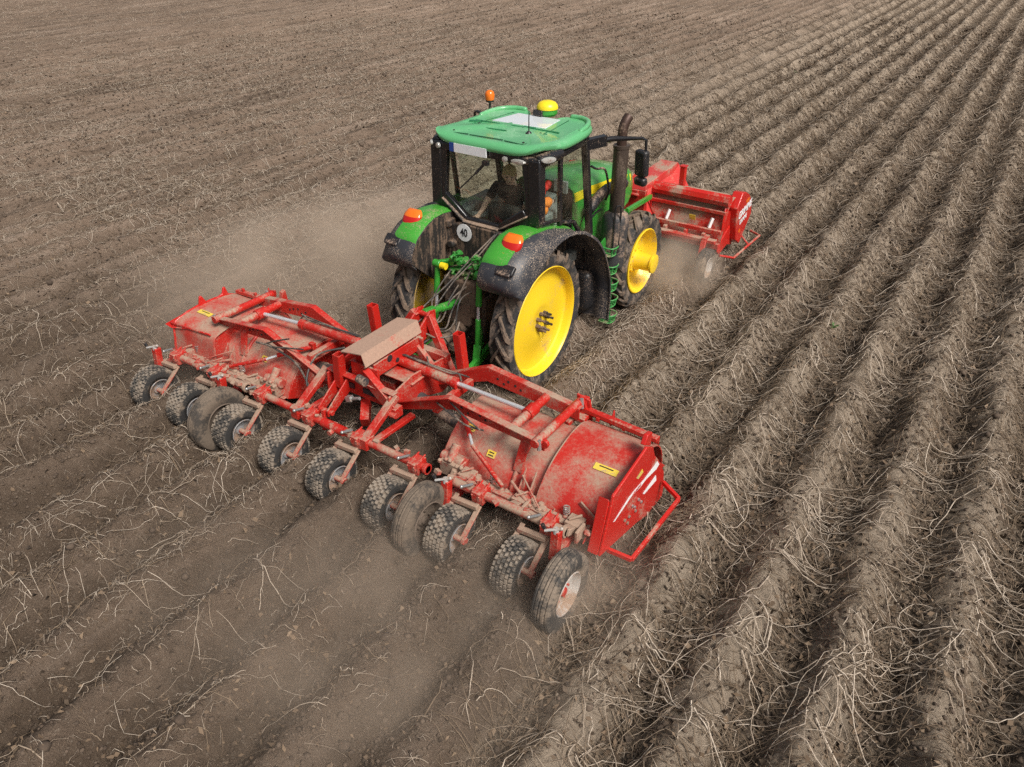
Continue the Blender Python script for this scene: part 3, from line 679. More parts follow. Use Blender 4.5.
for s in (-1, 1):
    m = MB(); m.prism([(.12, 2.22), (.12, 2.97), (.385, 2.97), (.475, 2.12)], 'x', s * .825, s * .781); m.build('side_window', M['glass'], cab, (s * .78, .25, 2.5))
    m = MB(); m.prism([(.52, 2.08), (.43, 2.97), (1.19, 2.97), (1.45, 1.62), (1.33, 1.56), (.96, 1.97)], 'x', s * .742, s * .748); d = m.build('door_glass', M['glass'], cab, (s * .745, .9, 2.3))
    m = MB(); m.tube([(s * .79, .62, 2.06), (s * .80, .70, 2.02), (s * .79, .78, 2.03)], .016, 8); m.build('door_handle', M['black'], d, (s * .79, .7, 2.03))
m = MB(); m.prism([(-.66, 1.6), (.66, 1.6), (.66, 2.95), (-.66, 2.95)], 'y', 0, .006)
m.v = [(x, y + 1.50 - (z - 1.56) * .19, z) for x, y, z in m.v]; m.build('windscreen', M['glass'], cab, (0, 1.4, 2.3))
m = MB(); m.bar((.02, -.03, 2.82), (-.36, -.045, 2.46), .014, .02, (0, 1, 0)); m.bar((.03, -.03, 2.84), (-.10, -.05, 2.70), .03, .02, (0, 1, 0)); m.box((.05, -.04, 2.85), (.08, .05, .05))
m.build('wiper', M['black'], cab, (0, -.03, 2.7))
# cab back wall under the window, muddy, with a dusty sill
m = MB(); m.prism([(-.52, 1.25), (.52, 1.25), (.52, 1.98), (.26, 2.04), (-.32, 2.04), (-.52, 1.98)], 'y', -.10, .10)
m.box((0, -.02, 1.36), (1.04, .3, .2)); m.tube([(-.40, -.14, 1.78), (-.40, -.24, 1.78)], .055, 12)
m.box((.33, -.16, 1.62), (.2, .12, .3)); m.box((-.52, -.10, 2.02), (.14, .18, .10))
bw = m.build('back_wall', M['mud'], cab, (0, 0, 1.6), bevel=.02)
m = MB(); m.bar((-.30, -.045, 2.055), (.24, -.045, 2.055), .09, .02); m.bar((-.30, -.04, 2.06), (-.64, -.03, 2.30), .07, .02); m.bar((.24, -.04, 2.06), (.64, -.03, 2.30), .07, .02)
m.build('sill', paint('dusty_sill', (.05, .045, .04), .8, dust=.35, up=.25, dcol=(.30, .21, .15)), cab, (0, -.03, 2.1), bevel=.006)
# speed disc 40
m = MB(); m.lathe([(0, .115), (-.006, .115), (-.008, .0)], (-.26, -.105, 1.925), 40, 'y'); disc = m.build('speed_disc', M['white'], bw, (-.26, -.11, 1.925))
def text_mesh(name, s, size, mat, parent, loc, rot, squeeze=1., bold=.0, ext=.001):
    cu = bpy.data.curves.new(name, 'FONT'); cu.body = s; cu.size = size; cu.align_x = 'CENTER'; cu.align_y = 'CENTER'; cu.offset = bold; cu.extrude = ext
    o = bpy.data.objects.new(name, cu); COL.objects.link(o); bpy.context.view_layer.update()
    me = bpy.data.meshes.new_from_object(o.evaluated_get(bpy.context.evaluated_depsgraph_get())); bpy.data.objects.remove(o)
    for v in me.vertices: v.co.x *= squeeze
    me.materials.clear(); me.materials.append(mat); t = bpy.data.objects.new(name, me); COL.objects.link(t)
    t.rotation_euler = rot; t.parent = parent; t.location = Vector(loc) - world_loc(parent); return t
text_mesh('lettering', '40', .145, M['ink'], disc, (-.26, -.116, 1.925), (R(90), 0, 0), .78, .003)
# --- roof
def roof_out():
    h = [(0, -.06), (.30, -.065), (.54, -.06), (.70, -.02), (.80, .09), (.835, .28), (.835, .70), (.81, 1.08), (.75, 1.34), (.62, 1.50), (.46, 1.56), (.32, 1.55), (.27, 1.46), (.25, 1.36), (0, 1.35)]
    pts = h + [(-x, y) for x, y in h[::-1][1:-1]]
    for _ in range(2):
        out = []; n = len(pts)
        for i in range(n):
            a, b = pts[i], pts[(i + 1) % n]; out += [(a[0] * .75 + b[0] * .25, a[1] * .75 + b[1] * .25), (a[0] * .25 + b[0] * .75, a[1] * .25 + b[1] * .75)]
        pts = out
    return pts
ro = roof_out(); cxy = (0, .78); n = len(ro)
def rz(x, y):   # the eave arches up over the side lamps
    return .075 * math.exp(-((abs(x) - .78) / .20) ** 2 - ((y - .12) / .26) ** 2)
m = MB(); rings = []
for sc_, z in ((.90, 3.005), (.985, 3.0), (1.0, 3.02), (1.0, 3.05), (.975, 3.085), (.93, 3.105), (.86, 3.108), (.82, 3.100), (.5, 3.112), (.2, 3.116)):
    rings.append([(x * sc_, cxy[1] + (y - cxy[1]) * sc_, z + rz(x, y) * (1 if z < 3.06 else .35) + .012 * sc_ * max(0, y - .6)) for x, y in ro])
vs = [p for r_ in rings for p in r_]; fs = []
for i in range(len(rings) - 1):
    for j in range(n):
        k = (j + 1) % n; fs.append((i * n + j, i * n + k, (i + 1) * n + k, (i + 1) * n + j))
fs += [tuple(reversed(range(n))), tuple((len(rings) - 1) * n + j for j in range(n))]
m.add(vs, fs)
for s in (-1, 1):   # raised horns at the front corners, long shoulders on the sides
    m.tube(smooth([(s * .755, .98, 3.095), (s * .73, 1.20, 3.115), (s * .65, 1.38, 3.125), (s * .50, 1.47, 3.13), (s * .34, 1.48, 3.125)], 6), [.02] + [.034] * 23 + [.02], 12)
    m.tube(smooth([(s * .66, .12, 3.08), (s * .70, .40, 3.088), (s * .715, .75, 3.092), (s * .70, 1.05, 3.10)], 5), [.012] + [.02] * 14 + [.012], 10)
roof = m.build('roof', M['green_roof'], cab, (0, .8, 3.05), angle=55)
m = MB()
m.bar((-.42, .42, 3.113), (.02, .46, 3.116), .02, .02); m.bar((-.62, .70, 3.112), (.60, .74, 3.114), .026, .02); m.bar((-.68, .64, 3.108), (-.54, .70, 3.112), .06, .018)
m.bar((.10, .715, 3.12), (.26, .735, 3.12), .05, .022); m.bar((-.62, .12, 3.10), (-.55, .60, 3.112), .014, .012); m.bar((.45, .12, 3.10), (.50, .62, 3.112), .014, .012)
m.build('roof_rib', M['green_rib'], roof, (0, .6, 3.11), bevel=.004)
m = MB()
for a, b in (((-.60, .06), (-.50, .66)), ((.52, .06), (.46, .68)), ((-.60, .06), (-.30, .10)), ((.22, .11), (.52, .06)), ((-.28, .10), (.20, .11)), ((-.66, .30), (-.40, .26)), ((-.50, .76), (-.44, 1.32)), ((.46, .78), (.40, 1.32))):
    m.bar((a[0], a[1], 3.108), (b[0], b[1], 3.1135), .012, .010)
m.build('roof_seam', M['roof_seam'], roof, (0, .5, 3.11))
m = MB()
for x, y in ((-.55, .14), (.47, .14), (-.48, .58), (.42, .60), (-.36, .86), (.30, .88)):
    m = MB(); m.tube([(x, y, 3.10), (x, y, 3.122)], .014, 10); m.build('roof_bolt', M['black'], roof, (x, y, 3.11))
m = MB(); m.prism([(-.42, .78), (.36, .81), (.30, 1.28), (-.34, 1.28)], 'z', 3.105, 3.124); m.build('roof_window', M['skylight'], roof, (0, 1.0, 3.11), bevel=.004)
m = MB()
for s in (-1, 1):
    m.tube([(s * .74, .02, 2.965), (s * .81, .20, 2.99), (s * .81, .42, 2.975)], .07, 12)
m.bar((-.75, .04, 2.955), (.75, .04, 2.955), .13, .10); m.bar((-.74, .3, 2.97), (-.68, 1.3, 2.97), .08, .06); m.bar((.74, .3, 2.97), (.68, 1.3, 2.97), .08, .06); m.bar((-.68, 1.3, 2.97), (.68, 1.3, 2.97), .08, .06); m.build('roof_eave', M['black_gloss'], roof, (0, .2, 2.95), bevel=.02)
for x, y, z, rot, rx in ((.85, .08, 2.99, (0, 0, R(58)), .095), (.52, -.035, 2.945, (0, 0, 0), .10), (.33, -.03, 2.945, (0, 0, 0), .035), (-.66, -.03, 2.955, (0, 0, R(-15)), .035), (-.78, .0, 2.965, (0, 0, R(-50)), .04)):
    m = MB(); m.lathe([(0, .055), (-.02, .055), (-.03, .05), (-.036, .0)], (0, 0, 0), 24, 'y'); o = m.build('work_lamp', M['lens_white'], roof, (0, 0, 0)); o.location = Vector((x, y, z)) - world_loc(roof); o.rotation_euler = rot; o.scale = (rx / .055, 1, .62 if rx != .10 else .5)
    if rx > .09:
        k = MB()
        for a in range(6): k.tube([(.004, -.0345, 0), (.018 * math.cos(a * 1.047), -.034, .03 * math.sin(a * 1.047))], .003, 4)
        q = k.build('lamp_bulb', M['steel'], o); q.location = (0, 0, 0)
m = MB(); m.prism([(-.68, .06), (.68, .06), (.64, 1.26), (-.64, 1.26)], 'z', 2.985, 3.0); m.build('bounce_headliner', M['bounce_headliner'], roof, (0, .7, 2.99))  # pale ceiling panel, added to bounce light onto the driver
# registration plate, blank, blue band at its left
m = MB(); m.bar((-.40, -.06, 2.975), (.075, -.06, 2.975), .02, .105, (0, 0, 1)); pl = m.build('registration_plate', M['plate'], roof, (-.15, -.045, 2.98))
m = MB(); m.bar((-.47, -.058, 2.975), (-.40, -.058, 2.975), .02, .105); m.build('plate_band', M['blue'], pl, (-.43, -.045, 2.98))
# beacon, antenna, receiver dome
bx, by = -.755, 1.21
m = MB(); m.tube([(bx, by, 3.06), (bx, by, 3.24)], .016, 8); m.lathe([(3.22, .02), (3.23, .055), (3.255, .058), (3.26, .0)], (bx, by, 0), 20, 'z')
bc = m.build('beacon_mount', M['black'], roof, (bx, by, 3.15)); m = MB(); m.lathe([(3.256, .058), (3.28, .062), (3.32, .066), (3.355, .056), (3.375, .03), (3.38, 0)], (bx, by, 0), 24, 'z'); m.build('beacon', M['lens_orange'], bc, (bx, by, 3.3))
m = MB(); m.tube([(.34, .46, 3.11), (.34, .46, 3.15), (.345, .45, 3.40)], [.007, .009, .006], 6); m.lathe([(3.105, .055), (3.13, .045), (3.16, .018), (3.162, 0)], (.34, .46, 0), 16, 'z'); m.build('antenna', M['black'], roof, (.34, .46, 3.1))
gx_, gy_ = .03, 1.40
m = MB(); m.lathe([(0, .11), (.03, .135), (.095, .132), (.10, .0)], (gx_, gy_, 3.12), 28, 'z'); gp = m.build('receiver_base', M['green'], roof, (gx_, gy_, 3.15))
m = MB(); m.lathe([(.085, .140), (.105, .142), (.135, .132), (.165, .105), (.182, .065), (.187, 0)], (gx_, gy_, 3.12), 28, 'z'); m.build('receiver_dome', M['yellow_clean'], gp, (gx_, gy_, 3.25))
m = MB(); m.box((gx_ - .06, gy_ - .12, 3.165), (.14, .07, .07)); m.build('receiver_foot', M['black'], gp, (gx_, gy_ - .1, 3.15), bevel=.01)
# --- cab interior: floor, seat, console, wheel
m = MB(); m.box((0, .72, 1.32), (1.25, 1.2, .16)); m.box((-.56, .55, 1.75), (.26, .9, .75)); m.box((0, 1.28, 1.75), (.5, .18, .75)); m.build('cab_floor', M['interior'], cab, (0, .7, 1.4), bevel=.03)
m = MB(); m.box((.02, .70, 1.86), (.50, .50, .14)); m.box((.02, .42, 2.04), (.46, .13, .34), (R(8), 0, 0)); m.box((.02, .70, 1.6), (.3, .3, .4))
st = m.build('seat', M['seat'], cab, (0, .6, 1.9), bevel=.05)
m = MB(); m.box((-.30, .40, 2.02), (.12, .46, .07), (R(-12), 0, 0)); m.build('armrest', M['interior'], st, (-.3, .4, 2.02), bevel=.02); m = MB(); m.box((.40, .80, 2.06), (.16, .5, .10), (R(4), 0, R(-6))); m.tube([(.42, 1.0, 2.1), (.46, 1.06, 2.32)], .018, 8); m.box((.47, 1.06, 2.34), (.20, .04, .16)); m.build('armrest', M['interior'], st, (.4, .8, 2.06), bevel=.02)
m = MB(); a = [(.19 * math.cos(t), 1.12 + .19 * math.sin(t) * .75, 2.22 + .19 * math.sin(t) * .6) for t in np.linspace(0, 2 * math.pi, 25)]; m.tube(a, .016, 8, False); m.tube([(0, 1.12, 2.22), (0, 1.28, 1.98)], .04, 10); m.bar((-.18, 1.12, 2.22), (.18, 1.12, 2.22), .03, .015)
m.build('steering_wheel', M['black'], cab, (0, 1.15, 2.2))
# --- bonnet
m = MB(); rows = []
for y, hw, zt, zb in ((1.42, .46, 2.24, 1.30), (1.9, .47, 2.22, 1.30), (2.4, .47, 2.17, 1.34), (2.9, .46, 2.10, 1.42), (3.2, .45, 2.05, 1.50), (3.38, .42, 1.98, 1.60), (3.47, .37, 1.88, 1.66), (3.50, .34, 1.72, 1.68)):
    half = [(hw, zb), (hw, zb + (zt - zb) * .55), (hw * .99, zt - .16), (hw * .95, zt - .08), (hw * .80, zt - .03), (hw * .4, zt)]
    rows.append([(x, y, z) for x, z in half] + [(0, y, zt + .008)] + [(-x, y, z) for x, z in half[::-1]])
m.grid(rows, .02); hood = m.build('bonnet', M['green_bonnet'], T, (0, 2.6, 1.9), angle=45)
for s in (-1, 1):
    m = MB(); q = []
    for y, hw, zt in ((1.44, .468, 2.25), (1.9, .477, 2.23), (2.4, .477, 2.18), (2.9, .467, 2.11), (3.25, .452, 2.05)):
        w = .125 - .012 * (y - 1.4); q.append([(s * (hw * .967 + .008), y, zt - .115), (s * (hw * .99 + .008), y, zt - .16), (s * (hw + .008), y, zt - .115 - w)])
    m.grid(q, .005) if s < 0 else m.grid([r_[::-1] for r_ in q], .005); m.build('yellow_stripe', M['yellow_clean'], hood, (s * .47, 2.4, 2.05))
    m = MB(); m.box((s * .485, 2.35, 1.83), (.012, .30, .16), (0, 0, 0)); m.build('bonnet_grille', M['black'], hood, (s * .48, 2.3, 1.8), bevel=.01)
# engine side panel, front fuel cover and the air duct on the right
m = MB(); m.prism([(1.55, 1.0), (1.50, 1.55), (1.72, 1.86), (2.15, 1.95), (2.55, 1.88), (2.62, 1.5), (2.4, 1.05)], 'x', .50, .60); m.build('side_panel', M['green'], T, (.55, 2, 1.5), bevel=.04)
m = MB(); m.prism([(1.5, 1.0), (1.5, 1.55), (1.72, 1.86), (2.1, 1.9), (2.3, 1.05)], 'x', -.60, -.50)
m.build('side_panel', M['green'], T, (.55, 2, 1.5), bevel=.04)
m = MB(); m.tube(arc((1.92, 1.28), .50, 178, 80, 14, 'yz', .612), .014, 8); m.build('panel_seal', M['black'], T, (.61, 1.9, 1.4))
m = MB(); m.tube(smooth([(.62, 1.60, 1.88), (.62, 1.85, 1.99), (.60, 2.2, 2.02), (.58, 2.7, 1.96)], 5), .075, 14); m.ball((.58, 2.72, 1.95), .085, 12, 8); m.build('air_duct', M['black'], T, (.6, 2.1, 2.0))
m = MB(); m.box((.62, 1.85, .72), (.34, .9, .62)); m.build('fuel_tank', M['black'], T, (.62, 1.85, .72), bevel=.08); m = MB(); m.box((-.62, 1.75, .80), (.36, 1.2, .7)); m.build('fuel_tank', M['black'], T, (0, 1.9, .8), bevel=.08)
# --- exhaust
EX, EY = .86, 1.98
m = MB(); m.lathe([(.95, .02), (.96, .10), (1.0, .15), (1.0, .17), (1.55, .19), (1.70, .19), (1.76, .17), (1.80, .12), (1.82, .09)], (EX, EY, 0), 28, 'z'); ex = m.build('muffler', M['grey'], T, (EX, EY, 1.4))
m = MB(); m.tube([(EX, EY, 1.80), (EX, EY, 2.70)], .105, 28); m.tube([(EX, EY, 2.69), (EX, EY, 2.73)], .112, 28); m.build('exhaust_stack', M['exhaust'], ex, (EX, EY, 2.3))
m = MB(); m.tube(smooth([(EX, EY, 2.70), (EX, EY, 2.88), (EX + .002, EY + .015, 2.96), (EX + .012, EY + .05, 3.03), (EX + .025, EY + .10, 3.08)], 5), .066, 18, False); m.tube(smooth([(EX, EY, 2.72), (EX, EY, 2.88), (EX + .002, EY + .015, 2.96), (EX + .012, EY + .05, 3.03), (EX + .026, EY + .105, 3.083)], 5), .056, 18, False)
m.build('exhaust_elbow', M['exhaust_hot'], ex, (EX, EY, 3))
m = MB(); lp = [(EX + .13, EY - .13, z) for z in (1.2, 1.7)] ; a0 = Vector((EX + .10, EY - .15, 0)); t_ = Vector((.7, .7, 0)) * .042
g = [a0 - t_ + Vector((0, 0, 1.26)), a0 - t_ + Vector((0, 0, 1.90)), a0 - t_ * .6 + Vector((0, 0, 1.94)), a0 + t_ * .6 + Vector((0, 0, 1.94)), a0 + t_ + Vector((0, 0, 1.90)), a0 + t_ + Vector((0, 0, 1.26)), a0 + t_ * .6 + Vector((0, 0, 1.22)), a0 - t_ * .6 + Vector((0, 0, 1.22)), a0 - t_ + Vector((0, 0, 1.26))]
m.tube(g, .013, 8); m.build('muffler_handle', M['black'], ex, tuple(a0 + Vector((0, 0, 1.6))))
# --- mirrors and their arms
for s in (1, -1):
    m = MB(); m.bar((s * .68, 1.30, 2.86), (s * .86, 1.50, 2.90), .10, .13); m.tube([(s * .70, 1.34, 2.87), (s * .92, 1.56, 2.91), (s * 1.30, 1.66, 2.95), (s * 1.345, 1.67, 2.93), (s * 1.36, 1.67, 2.70)], [.045, .036, .020, .02, .018], 10)
    m.tube(smooth([(s * .70, 1.44, 2.55), (s * .74, 1.52, 2.50), (s * .80, 1.66, 2.46), (s * .80, 1.80, 2.15), (s * .74, 1.86, 1.98)], 4), .016, 8)
    ma = m.build('mirror_arm', M['black_gloss'], T, (s * 1, 1.5, 2.9))
    m = MB(); m.box((s * 1.31, 1.68, 2.63), (.19, .10, .34), (R(4), 0, R(-18 * s))); m.box((s * 1.31, 1.69, 2.39), (.18, .10, .11), (R(12), 0, R(-18 * s))); m.build('mirror', M['black'], ma, (s * 1.31, 1.67, 2.6), bevel=.03)
# --- access steps on the right and left
for s in (1, -1):
    m = MB(); m.prism([(1.80, .22), (1.74, .9), (1.66, 1.42), (1.78, 1.46), (1.92, .98), (1.90, .24)], 'x', s * .80, s * .82)
    lad = m.build('ladder_plate', M['green_dark'], T, (s * .82, 1.6, .8))
    for z, o in ((1.36, .05), (1.08, .11), (.81, .15), (.55, .17), (.28, .18)):
        k = MB(); y0, y1 = 1.70 - .04 * (z - .8), 1.93 - .04 * (z - .8)
        xo = .98 + o * .35; p = smooth([(s * .82, y0, z), (s * (xo - .05), y0 + .01, z - .01), (s * xo, y0 + .07, z - .01), (s * xo, y1 - .07, z - .01), (s * (xo - .05), y1 - .01, z - .01), (s * .82, y1, z)], 4)
        k.tube(p, .010, 6); k.tube([(s * .82 + (a - s * .82) * .85, b, c - .12) for a, b, c in p], .010, 6)
        for i in range(2, len(p) - 1, 4): k.bar(p[i], (s * .82 + (p[i][0] - s * .82) * .85, p[i][1], p[i][2] - .12), .02, .008)
        for i in range(4): k.bar((s * .82, y0 + .03 + .06 * i, z - .12), (s * (.77 + (xo - .77) * .84), y0 + .03 + .06 * i, z - .12), .03, .012)
        k.build('step', paint('green_step_paint', (.05, .30, .07), .4, dust=.15, up=.3) if z == 1.36 and s == 1 else bpy.data.materials['green_step_paint'], lad, (s * .88, 1.62, z))
# --- rear hitch: lift arms, rods, top link, hoses, couplings
for s in (1, -1):
    m = MB(); m.bar((s * .22, -.22, 1.60), (s * .325, -.58, 1.66), .06, .09); m.tube([(s * .27, -.60, 1.67), (s * .38, -.60, 1.67)], .05, 14); m.tube([(s * .25, -.60, 1.67), (s * .40, -.60, 1.67)], .026, 10)
    m.tube([(s * .325, -.60, 1.64), (s * .33, -.64, 1.27)], [.034, .042], 12); m.tube([(s * .33, -.66, 1.10), (s * .335, -.70, .68)], .036, 12); m.bar((s * .335, -.68, .74), (s * .36, -.76, .54), .10, .08)
    m.bar((s * .30, -.10, .62), (s * .42, -1.18, .50), .06, .12); m.bar((s * .20, -.40, 1.05), (s * .22, -.45, .60), .06, .06)
    lk = m.build('lift_link', M['green'], T, (s * .33, -.6, 1.2), bevel=.012)
    m = MB(); m.tube([(s * .33, -.64, 1.29), (s * .33, -.66, 1.08)], .022, 10); m.build('lift_rod', M['chrome'], lk, (s * .33, -.65, 1.2))
m = MB(); m.tube([(0, -.34, 1.22), (.0, -.70, 1.26)], .030, 10); m.tube([(0, -.70, 1.26), (-.0, -1.14, 1.325)], .045, 12); m.bar((-.0, -1.10, 1.33), (-.02, -1.27, 1.345), .07, .09); m.tube([(0, -.80, 1.26), (0, -.98, 1.30)], .056, 8)
m.build('top_link', M['green'], T, (0, -.8, 1.3), bevel=.006)
m = MB(); rr_ = random.Random(4)
for i in range(4):
    for j in range(3):
        x, z = -.16 + .12 * i, 1.44 + .12 * j + (.03 if i % 2 else 0)
        m.tube([(x, -.36, z), (x + rr_.uniform(-.02, .02), -.50 - .06 * rr_.random(), z + .02)], .04, 10); m.box((x, -.52, z + .02), (.06, .05, .07), (R(20), 0, R(rr_.uniform(-20, 20))))
for i in range(16):
    x, z = rr_.uniform(-.2, .28), rr_.uniform(1.5, 1.86); m.tube([(x, -.50, z), (x + rr_.uniform(-.04, .04), -.60, z + rr_.uniform(-.03, .05))], rr_.uniform(.014, .028), 8)
    m.box((x + rr_.uniform(-.06, .06), -.50, z), (.05, .06, .035), (R(rr_.uniform(-30, 30)), 0, R(rr_.uniform(-40, 40))))
m.build('hydraulic_couplings', M['green_dark'], T, (0, -.45, 1.55), bevel=.006)
m = MB(); m.tube([(-.25, -.62, 1.67), (-.17, -.62, 1.67)], .042, 14); m.build('coupling_cap', M['yellow_clean'], T, (-.21, -.62, 1.67))
m = MB(); rr_ = random.Random(9)
for i in range(6):
    x0, x1 = rr_.uniform(-.18, .25), rr_.uniform(-.2, .25)
    m.tube(smooth([(x0, -.55, 1.5 + rr_.uniform(-.1, .25)), (x0 + rr_.uniform(-.1, .1), -.85, 1.35 + rr_.uniform(-.3, .3)), ((x0 + x1) / 2, -1.0, .95 + rr_.uniform(-.15, .2)), (x1, -1.25, 1.12 + rr_.uniform(-.1, .1)), (x1 * .6, -1.5, 1.08)], 5), .010, 7)
m.tube(smooth([(.30, -.22, 2.06), (.18, -.50, 1.86), (.05, -.85, 1.60), (-.10, -1.15, 1.38), (-.16, -1.42, 1.22)], 5), .010, 7); m.tube(smooth([(.33, -.22, 2.08), (.22, -.50, 1.84), (.10, -.82, 1.62), (0, -1.1, 1.36), (-.1, -1.42, 1.2)], 5), .009, 7)
m.build('hydraulic_hose', M['hose'], T, (0, -1, 1.3))
m = MB(); m.tube([(.0, -.62, .86), (.02, -1.30, .84)], .075, 16); m.tube([(.0, -.52, .86), (.0, -.7, .86)], .10, 16); m.box((0, -.62, .62), (.16, .3, .08)); m.box((.0, -.58, 1.08), (.34, .1, .3)); m.build('drive_shaft', M['iron'], T, (0, -.9, .85))
# front hitch arms
m = MB()
for s in (1, -1): m.bar((s * .36, 3.75, .75), (s * .42, 4.55, .62), .07, .13)
m.bar((.40, 3.35, 1.30), (.34, 4.40, 1.22), .06, .08); m.bar((-.40, 3.35, 1.30), (-.34, 4.40, 1.22), .06, .08); m.box((0, 3.70, .9), (.6, .3, .45)); m.build('front_linkage', M['green'], T, (0, 4.1, .9), bevel=.012)

# ------------------------------------------------------------------ driver
def skin_mesh(name, joints, edges, radii, mat, parent, org, sub=2, root=0):
    me = bpy.data.meshes.new(name); me.from_pydata([Vector(j) - Vector(org) for j in joints], edges, []); o = bpy.data.objects.new(name, me); COL.objects.link(o)
    sk = o.modifiers.new('skin', 'SKIN'); sk.use_smooth_shade = True
    for i, v in enumerate(me.skin_vertices[0].data):
        r = radii[i]; v.radius = r if isinstance(r, tuple) else (r, r); v.use_root = (i == root)
    sv = o.modifiers.new('sub', 'SUBSURF'); sv.levels = sub; sv.render_levels = sub
    bpy.context.view_layer.update()
    nm = bpy.data.meshes.new_from_object(o.evaluated_get(bpy.context.evaluated_depsgraph_get())); bpy.data.objects.remove(o)
    nm.materials.clear(); nm.materials.append(mat); nm.polygons.foreach_set('use_smooth', [True] * len(nm.polygons))
    q = bpy.data.objects.new(name, nm); COL.objects.link(q); q.location = Vector(org)
    if parent: q.parent = parent; q.location = Vector(org) - world_loc(parent)
    return q
D0 = (.02, .62, 1.93)
pelvis = (.02, .62, 2.0); chest = (.0, .57, 2.28); neck = (.015, .55, 2.44); head = (.02, .52, 2.56)
J = [pelvis, (.01, .60, 2.15), chest, neck, (.02, .535, 2.50), head, (.02, .53, 2.64),
     (.20, .55, 2.36), (.27, .68, 2.16), (.34, .90, 2.13), (.36, .97, 2.135), (.37, 1.03, 2.12),
     (-.19, .53, 2.37), (-.28, .42, 2.17), (-.26, .30, 2.10), (-.25, .23, 2.09), (-.24, .18, 2.07),
     (.12, .75, 1.98), (.17, 1.12, 1.98), (.17, 1.20, 1.50), (.17, 1.32, 1.46), (-.10, .75, 1.98), (-.17, 1.12, 1.98), (-.17, 1.20, 1.50), (-.17, 1.32, 1.46)]
E_ = [(0, 1), (1, 2), (2, 3), (3, 4), (4, 5), (5, 6), (2, 7), (7, 8), (8, 9), (9, 10), (10, 11), (2, 12), (12, 13), (13, 14), (14, 15), (15, 16), (0, 17), (17, 18), (18, 19), (19, 20), (0, 21), (21, 22), (22, 23), (23, 24)]
RA = [(.15, .11), (.14, .10), (.15, .10), .055, .06, (.082, .095), (.06, .07), .07, .045, .036, .03, .025, .07, .045, .036, .03, .025, .085, .062, .045, .04, .085, .062, .045, .04]
person = skin_mesh('person', J, E_, RA, M['skin'], None, D0)
tag(person, 'driver in a black T-shirt sitting in the tractor cab, looking back over the machine', 'person')
# face: brow, nose, eyes, mouth, ears (turned to look back down to the right)
fd = Vector((.50, -.80, -.33)).normalized(); fs_ = fd.cross(Vector((0, 0, 1))).normalized(); fu = fs_.cross(fd)
hc = Vector(head)
def fpt(a, b, c): return hc + fs_ * a + fu * b + fd * c
m = MB(); m.ball(hc, (.080, .088, .105), 16, 12); m.ball(fpt(0, -.055, .05), .042, 10, 8); m.tube([fpt(0, .022, .078), fpt(0, -.016, .106), fpt(0, -.022, .085)], [.011, .017, .012], 8)
for a in (-1, 1): m.ball(hc + fs_ * a * .082 + fu * -.005, (.016, .022, .03), 8, 6)
fc = m.build('face', M['skin'], person, tuple(hc))
for a in (-1, 1):
    m = MB(); m.ball(fpt(a * .032, .012, .076), .011, 8, 6); m.build('eye', M['ink'], fc, tuple(hc))
    m = MB(); m.bar(fpt(a * .018, .032, .083), fpt(a * .05, .032, .072), .01, .006); m.build('eyebrow', M['hair'], fc, tuple(hc))
m = MB(); m.bar(fpt(-.025, -.052, .088), fpt(.025, -.052, .088), .008, .006); m.build('mouth', M['ink'], fc, tuple(hc))
m = MB(); m.ball(hc - fd * .018 + fu * .030, (.092, .094, .098), 16, 12); m.v = [v for v in m.v]
hr = m.build('hair', M['hair'], person, tuple(hc))
SJ = [pelvis, (.01, .60, 2.15), chest, (.012, .555, 2.40), (.20, .55, 2.36), (.255, .64, 2.22), (-.19, .53, 2.37), (-.265, .445, 2.21)]
skin_mesh('shirt', SJ, [(0, 1), (1, 2), (2, 3), (2, 4), (4, 5), (2, 6), (6, 7)], [(.165, .125), (.155, .115), (.165, .115), .075, .085, .062, .085, .062], M['shirt'], person, chest)
TJ = [pelvis, (.12, .75, 1.98), (.17, 1.12, 1.98), (.17, 1.20, 1.55), (-.10, .75, 1.98), (-.17, 1.12, 1.98), (-.17, 1.20, 1.55)]
skin_mesh('trousers', TJ, [(0, 1), (1, 2), (2, 3), (0, 4), (4, 5), (5, 6)], [(.165, .125), .098, .075, .06, .098, .075, .06], M['jeans'], person, pelvis)
for s, w, d in ((1, (.37, 1.03, 2.12), Vector((.15, .95, -.2)).normalized()), (-1, (-.24, .18, 2.07), Vector((.1, -.95, -.15)).normalized())):
    m = MB(); side, u_ = frame(d); w = Vector(w); m.tube([w - d * .02, w + d * .04, w + d * .085], [.026, .036, .034], 10)
    for i in range(4):
        b = w + d * .08 + side * (-.03 + .02 * i); L = (.055, .065, .06, .045)[i]; m.tube([b, b + d * L * .5 - u_ * .004, b + d * L * .8 - u_ * .022, b + d * L - u_ * .04], [.0095, .009, .008, .006], 7)
    b = w + d * .03 - side * .032 * s; m.tube([b, b - side * .03 * s + d * .03 - u_ * .01, b - side * .035 * s + d * .06 - u_ * .02], [.012, .011, .008], 7)
    m.build('hand', M['skin'], person, tuple(w))
